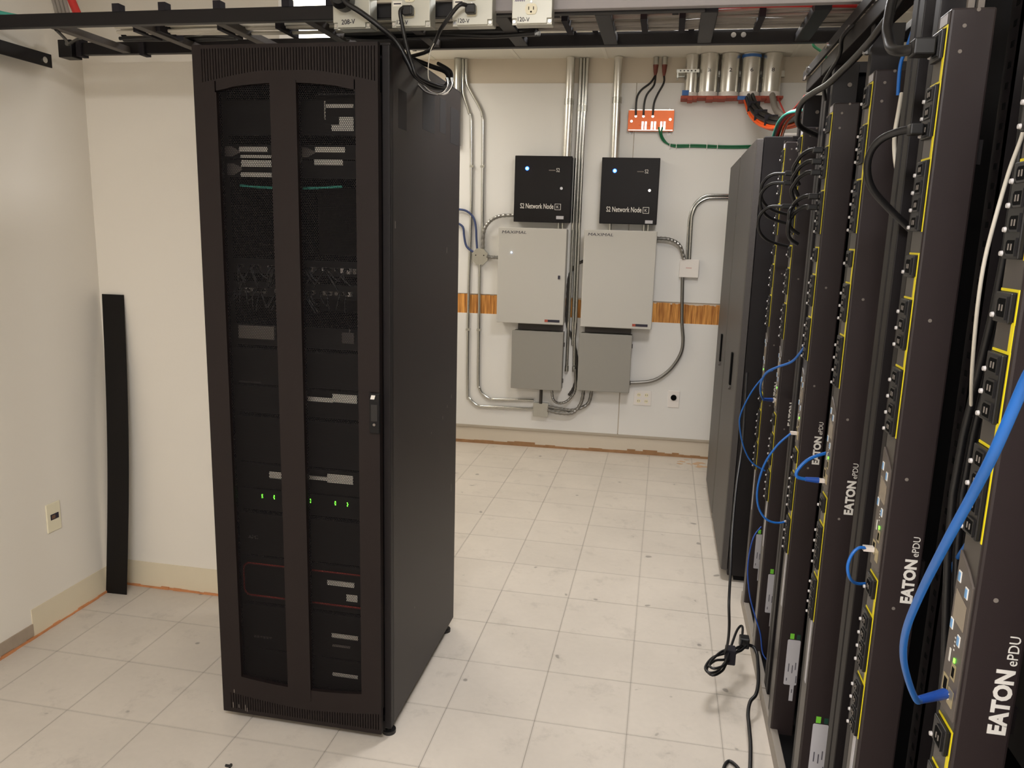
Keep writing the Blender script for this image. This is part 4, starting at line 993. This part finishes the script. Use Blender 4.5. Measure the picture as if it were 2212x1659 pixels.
netcable('blue network cable sweeping left and back into the third power strip', [(1.17, -1.50, 1.09), (1.130, -1.50, 1.088), (1.082, -1.516, 1.079), (1.022, -1.550, 1.065), (.993, -1.562, 1.036), (.993, -1.565, 1.019), (1.018, -1.556, 1.012)], .0042, boot=((1.014, -1.558, 1.013), (1.046, -1.556, 1.012)), plug=((1.044, -1.556, 1.012), (1.062, -1.556, 1.012)))
netcable('pale blue network cable arching from the fourth power strip to the fifth', [(1.045, -1.125, 1.025), (1.034, -1.13, 1.018), (1.005, -1.132, .985), (.976, -1.130, .930), (.962, -1.128, .868), (.961, -1.125, .813), (.975, -1.120, .767), (1.003, -1.113, .737), (1.045, -1.100, .730), (1.10, -1.08, .75)], .0032, plug=((1.040, -1.125, 1.026), (1.062, -1.125, 1.026)))
netcable('blue network cable dropping in an s curve to the fifth power strip', [(1.10, -1.08, 1.33), (1.067, -1.095, 1.295), (1.060, -1.046, 1.262), (1.045, -.993, 1.223), (1.013, -.939, 1.196), (.986, -.885, 1.165), (.979, -.831, 1.117), (.990, -.777, 1.072), (1.010, -.70, 1.040)], .0038, boot=((1.008, -.705, 1.041), (1.045, -.650, 1.030)), plug=((1.044, -.648, 1.030), (1.062, -.648, 1.030)))
netcable('thin blue cable bulging left beside the farthest power strip', [(1.045, -.60, 1.13), (1.031, -.550, 1.107), (.989, -.525, 1.034), (.957, -.500, .936), (.963, -.475, .866), (.988, -.450, .786), (1.025, -.425, .726), (1.08, -.400, .690)], .0028, m='cable_blue')
netcable('thin blue cable hanging to the floor below the farthest power strip', [(1.06, -.58, .52), (1.033, -.600, .483), (1.020, -.617, .414), (1.019, -.634, .346), (1.033, -.651, .261), (1.058, -.669, .187), (1.078, -.686, .132), (1.092, -.703, .060), (1.12, -.74, .045)], .0026, m='cable_blue_dark')
netcable('deep blue cable running vertically behind the second power strip', [(1.14, -1.74, 1.42), (1.101, -1.750, 1.387), (1.096, -1.750, 1.346), (1.095, -1.750, 1.306), (1.099, -1.750, 1.265), (1.13, -1.74, 1.22)], .0045, m='cable_blue_dark')
netcable('blue cable with white print descending between the racks at the top', [(1.10, -1.76, 2.20), (1.095, -1.750, 2.079), (1.096, -1.738, 2.031), (1.091, -1.725, 1.990), (1.085, -1.713, 1.957), (1.09, -1.70, 1.90)], .0036, m='cable_blue')
cable('white_cable', 'white cable hanging between racks with blue cable behind', [(1.092, -1.72, 1.90), (1.085, -1.74, 1.86), (1.078, -1.76, 1.81), (1.080, -1.78, 1.76), (1.095, -1.79, 1.70)], .0042, 'cable_white')
cable('white_cable', 'long off white cable slanting down beside the nearest strip', [(1.10, -2.37, 1.85), (1.092, -2.350, 1.774), (1.089, -2.343, 1.737), (1.083, -2.336, 1.696), (1.077, -2.329, 1.635), (1.074, -2.321, 1.578), (1.077, -2.31, 1.526), (1.088, -2.285, 1.466), (1.105, -2.25, 1.397), (1.13, -2.20, 1.33)], .0028, 'cable_white')
# ---- black power cords
def cord(label, pts, r, plug=None):
    t = thing('power_cord', label, 'power cord', pts[0])
    MB().tube(pts, r, 12, 5).build('cord', MATS['cable_black'], t)
    if plug:
        (x0, x1, y, z, s) = plug
        MB().box(x0, x1, y-s, y+s, z-s*.8, z+s*.8).build('plug', MATS['cable_black'], t, bevel=.003)
    return t
cord('thick black cord arching up from the top plug of the second power strip', [(1.03, -2.04, 1.918), (1.010, -2.02, 1.918), (1.000, -1.99, 1.928), (1.000, -1.960, 1.950), (1.002, -1.930, 1.985), (1.02, -1.900, 2.06), (1.08, -1.86, 2.15)], .0090, plug=(1.018, 1.052, -2.040, 1.918, .017))
cord('long looping black cord beside the second power strip', [(1.060, -2.030, 1.786), (1.045, -2.014, 1.791), (1.027, -1.998, 1.790), (1.002, -1.981, 1.779), (.989, -1.965, 1.757), (.991, -1.949, 1.725), (1.008, -1.932, 1.694), (1.044, -1.916, 1.661), (1.095, -1.900, 1.620)], .0068, plug=(1.030, 1.052, -2.035, 1.788, .012))
for k, (z, lab) in enumerate(((1.849, 'topmost'), (1.818, 'second'), (1.788, 'third'), (1.722, 'fourth'), (1.692, 'lowest'))):
    ex = [(.985, -1.078, z-.045), (.992, -1.064, z-.085), (1.02, -1.05, z-.105)] if k in (3, 4) else [(.988, -1.055, z-.05), (1.01, -1.04, z-.09)]
    cord(lab+' of five black cords plugged into the fourth power strip', [(1.050, -1.128, z), (1.022, -1.118, z+.002), (1.002, -1.092, z-.010), (.994, -1.070, z-.026)]+ex, .0058, plug=(1.024, 1.052, -1.130, z, .010))
for k, (z, lab) in enumerate(((1.823, 'topmost'), (1.792, 'middle'), (1.713, 'lowest'))):
    cord(lab+' of three black cords plugged into the fifth power strip', [(1.048, -.640, z), (1.018, -.630, z), (.984, -.620, z-.002), (.960, -.610, z-.020), (.950, -.600, z-.05), (.96, -.59, z-.09), (1.00, -.56, z-.12), (1.08, -.54, z-.14)], .0055, plug=(1.02, 1.052, -.641, z, .010))
cord('thick black cord draped along the rack tops down to the fourth strip', [(1.08, -1.75, 2.10), (1.058, -1.600, 2.047), (1.056, -1.513, 2.038), (1.048, -1.425, 2.026), (1.040, -1.338, 2.017), (1.026, -1.250, 2.003), (1.008, -1.163, 1.998), (.994, -1.075, 1.990), (.996, -.987, 1.970), (1.016, -.900, 1.945), (1.08, -.86, 1.92)], .0085)
cord('second black cord hanging in front of the rack tops', [(1.06, -1.34, 2.13), (1.042, -1.300, 2.108), (1.050, -1.250, 2.086), (1.052, -1.200, 2.072), (1.043, -1.150, 2.048), (1.041, -1.100, 2.030), (1.06, -1.04, 2.00)], .0055)
t = cord('black cord hanging down the closed cabinet to the floor coil', [(1.0, -.20, 1.05), (.99, -.35, .80), (.963, -.52, .66), (.937, -.749, .550), (.928, -.88, .468), (.922, -.97, .386), (.928, -.985, .304), (.932, -.951, .222), (.932, -.878, .140)], .0048)
t = thing('coiled_cord', 'black cord tied in a figure eight coil just above the floor', 'power cord', (.94, -.88, .03))
for pts in ([(.932, -.878, .140), (.891, -.909, .137), (.862, -.973, .134), (.871, -1.002, .131), (.903, -.983, .129), (.941, -.893, .126), (.981, -.797, .123), (1.020, -.765, .120)],
            [(1.017, -.784, .130), (.985, -.836, .131), (.935, -.857, .142), (.891, -.927, .143), (.875, -.980, .144), (.893, -.995, .145), (.929, -.958, .145), (.950, -.868, .146), (.986, -.719, .147), (1.007, -.669, .148), (1.011, -.698, .149), (.995, -.807, .140)],
            [(.999, -.781, .110), (.943, -.862, .111), (.901, -.887, .113), (.869, -.951, .114), (.886, -.990, .115), (.921, -.955, .116), (.945, -.889, .117), (1.009, -.760, .119), (1.017, -.735, .120)]):
    MB().tube(pts, .0046, 8, 4).build('loop', MATS['cable_black'], t)
MB().box(.936, .972, -.885, -.842, .100, .158).build('tie', MATS['velcro'], t, bevel=.004)
MB().box(.995, 1.03, -.775, -.735, .110, .150).build('plug', MATS['cable_black'], t, bevel=.004)
cord('black cord dropping from the coil along the rack foot to the floor', [(1.017, -.759, .120), (1.044, -.746, .111), (1.056, -.766, .102), (1.058, -.806, .093), (1.048, -.931, .084), (1.033, -1.006, .075), (1.012, -1.038, .065), (1.000, -1.093, .056), (.998, -1.155, .047), (.995, -1.238, .038), (.985, -1.338, .022), (.975, -1.411, .010), (.97, -1.55, .007), (1.0, -1.75, .007)], .0062)
cord('black cord loop lying on the floor at the bottom edge', [(.99, -1.60, .007), (.925, -1.50, .007), (.910, -1.42, .007), (.908, -1.337, .007), (.926, -1.290, .007), (.946, -1.303, .007), (.962, -1.340, .007), (.977, -1.404, .007), (1.01, -1.50, .007), (1.05, -1.62, .007)], .0055)
cord('smaller inner cord loop lying on the floor at the bottom edge', [(.985, -1.64, .006), (.935, -1.50, .006), (.924, -1.42, .006), (.925, -1.36, .006), (.936, -1.325, .006), (.948, -1.345, .006), (.960, -1.395, .006), (.985, -1.48, .006), (1.02, -1.64, .006)], .0045)
# hardware between strips
t = thing('door_latch', 'chrome swing latch at the top of the rack between strips', 'latch', (1.05, -1.70, 2.01))
MB().cyl((1.064, -1.505, 2.038), (1.064, -1.490, 2.038), .015, 20).build('knob', MATS['bolt'], t)
MB().box(1.064, 1.106, -1.500, -1.494, 2.030, 2.045).build('lever', MATS['dim_grey'], t, bevel=.003)
t = thing('red_cable_bundle', 'red cables hanging inside the nearest rack at the right edge', 'cable bundle', (1.19, -2.35, 1.75))
for k in range(5):
    MB().tube([(1.17+k*.010, -2.30, 2.04), (1.175+k*.010, -2.30+k*.006, 1.96), (1.168+k*.011, -2.30, 1.88), (1.175+k*.009, -2.29, 1.80), (1.19+k*.01, -2.25, 1.72)], .0055, 8, 4).build('cable', MATS['cable_red'], t)
MB().tube([(1.16, -2.31, 1.86), (1.158, -2.31, 1.83), (1.162, -2.31, 1.80)], .004, 8, 3).build('teal_cable', MATS['cable_teal'], t)
for k, x in enumerate((1.093, 1.108)):
    tag(MB().box(x, x+.010, -2.052, -2.044, 1.975, 2.085).build('hanger_strap', MATS['dim_grey']), ('left' if k == 0 else 'right')+' grey strap holding the top of the second power strip', 'strap')
pcs = [('data_cable', c+' cable hanging in the gap above the fourth power strip', m, x) for c, m, x in (('grey', 'cable_grey', 1.090), ('blue', 'cable_blue_dark', 1.098), ('light grey', 'cable_grey', 1.108), ('black', 'cable_black', 1.116))]
for n_, l_, m, x in pcs: cable(n_, l_, [(x, -1.02, 2.07), (x-.004, -1.03, 2.0), (x-.006, -1.035, 1.93), (x, -1.03, 1.85), (x+.004, -1.02, 1.6)], .0055, m)
# dark cables in the gap behind the nearest strip
for k in range(5):
    cable('black_cable', ['leftmost','second from left','middle','fourth from left','rightmost'][k]+' black cable hanging in the gap behind the nearest strip', [(1.125+k*.012, -2.22+k*.01, 2.05), (1.13+k*.012, -2.24, 1.6), (1.12+k*.014, -2.2, 1.2), (1.135+k*.012, -2.24, .8), (1.13+k*.01, -2.2, .3)], .006, 'cable_black', group='black cables behind the nearest strip')
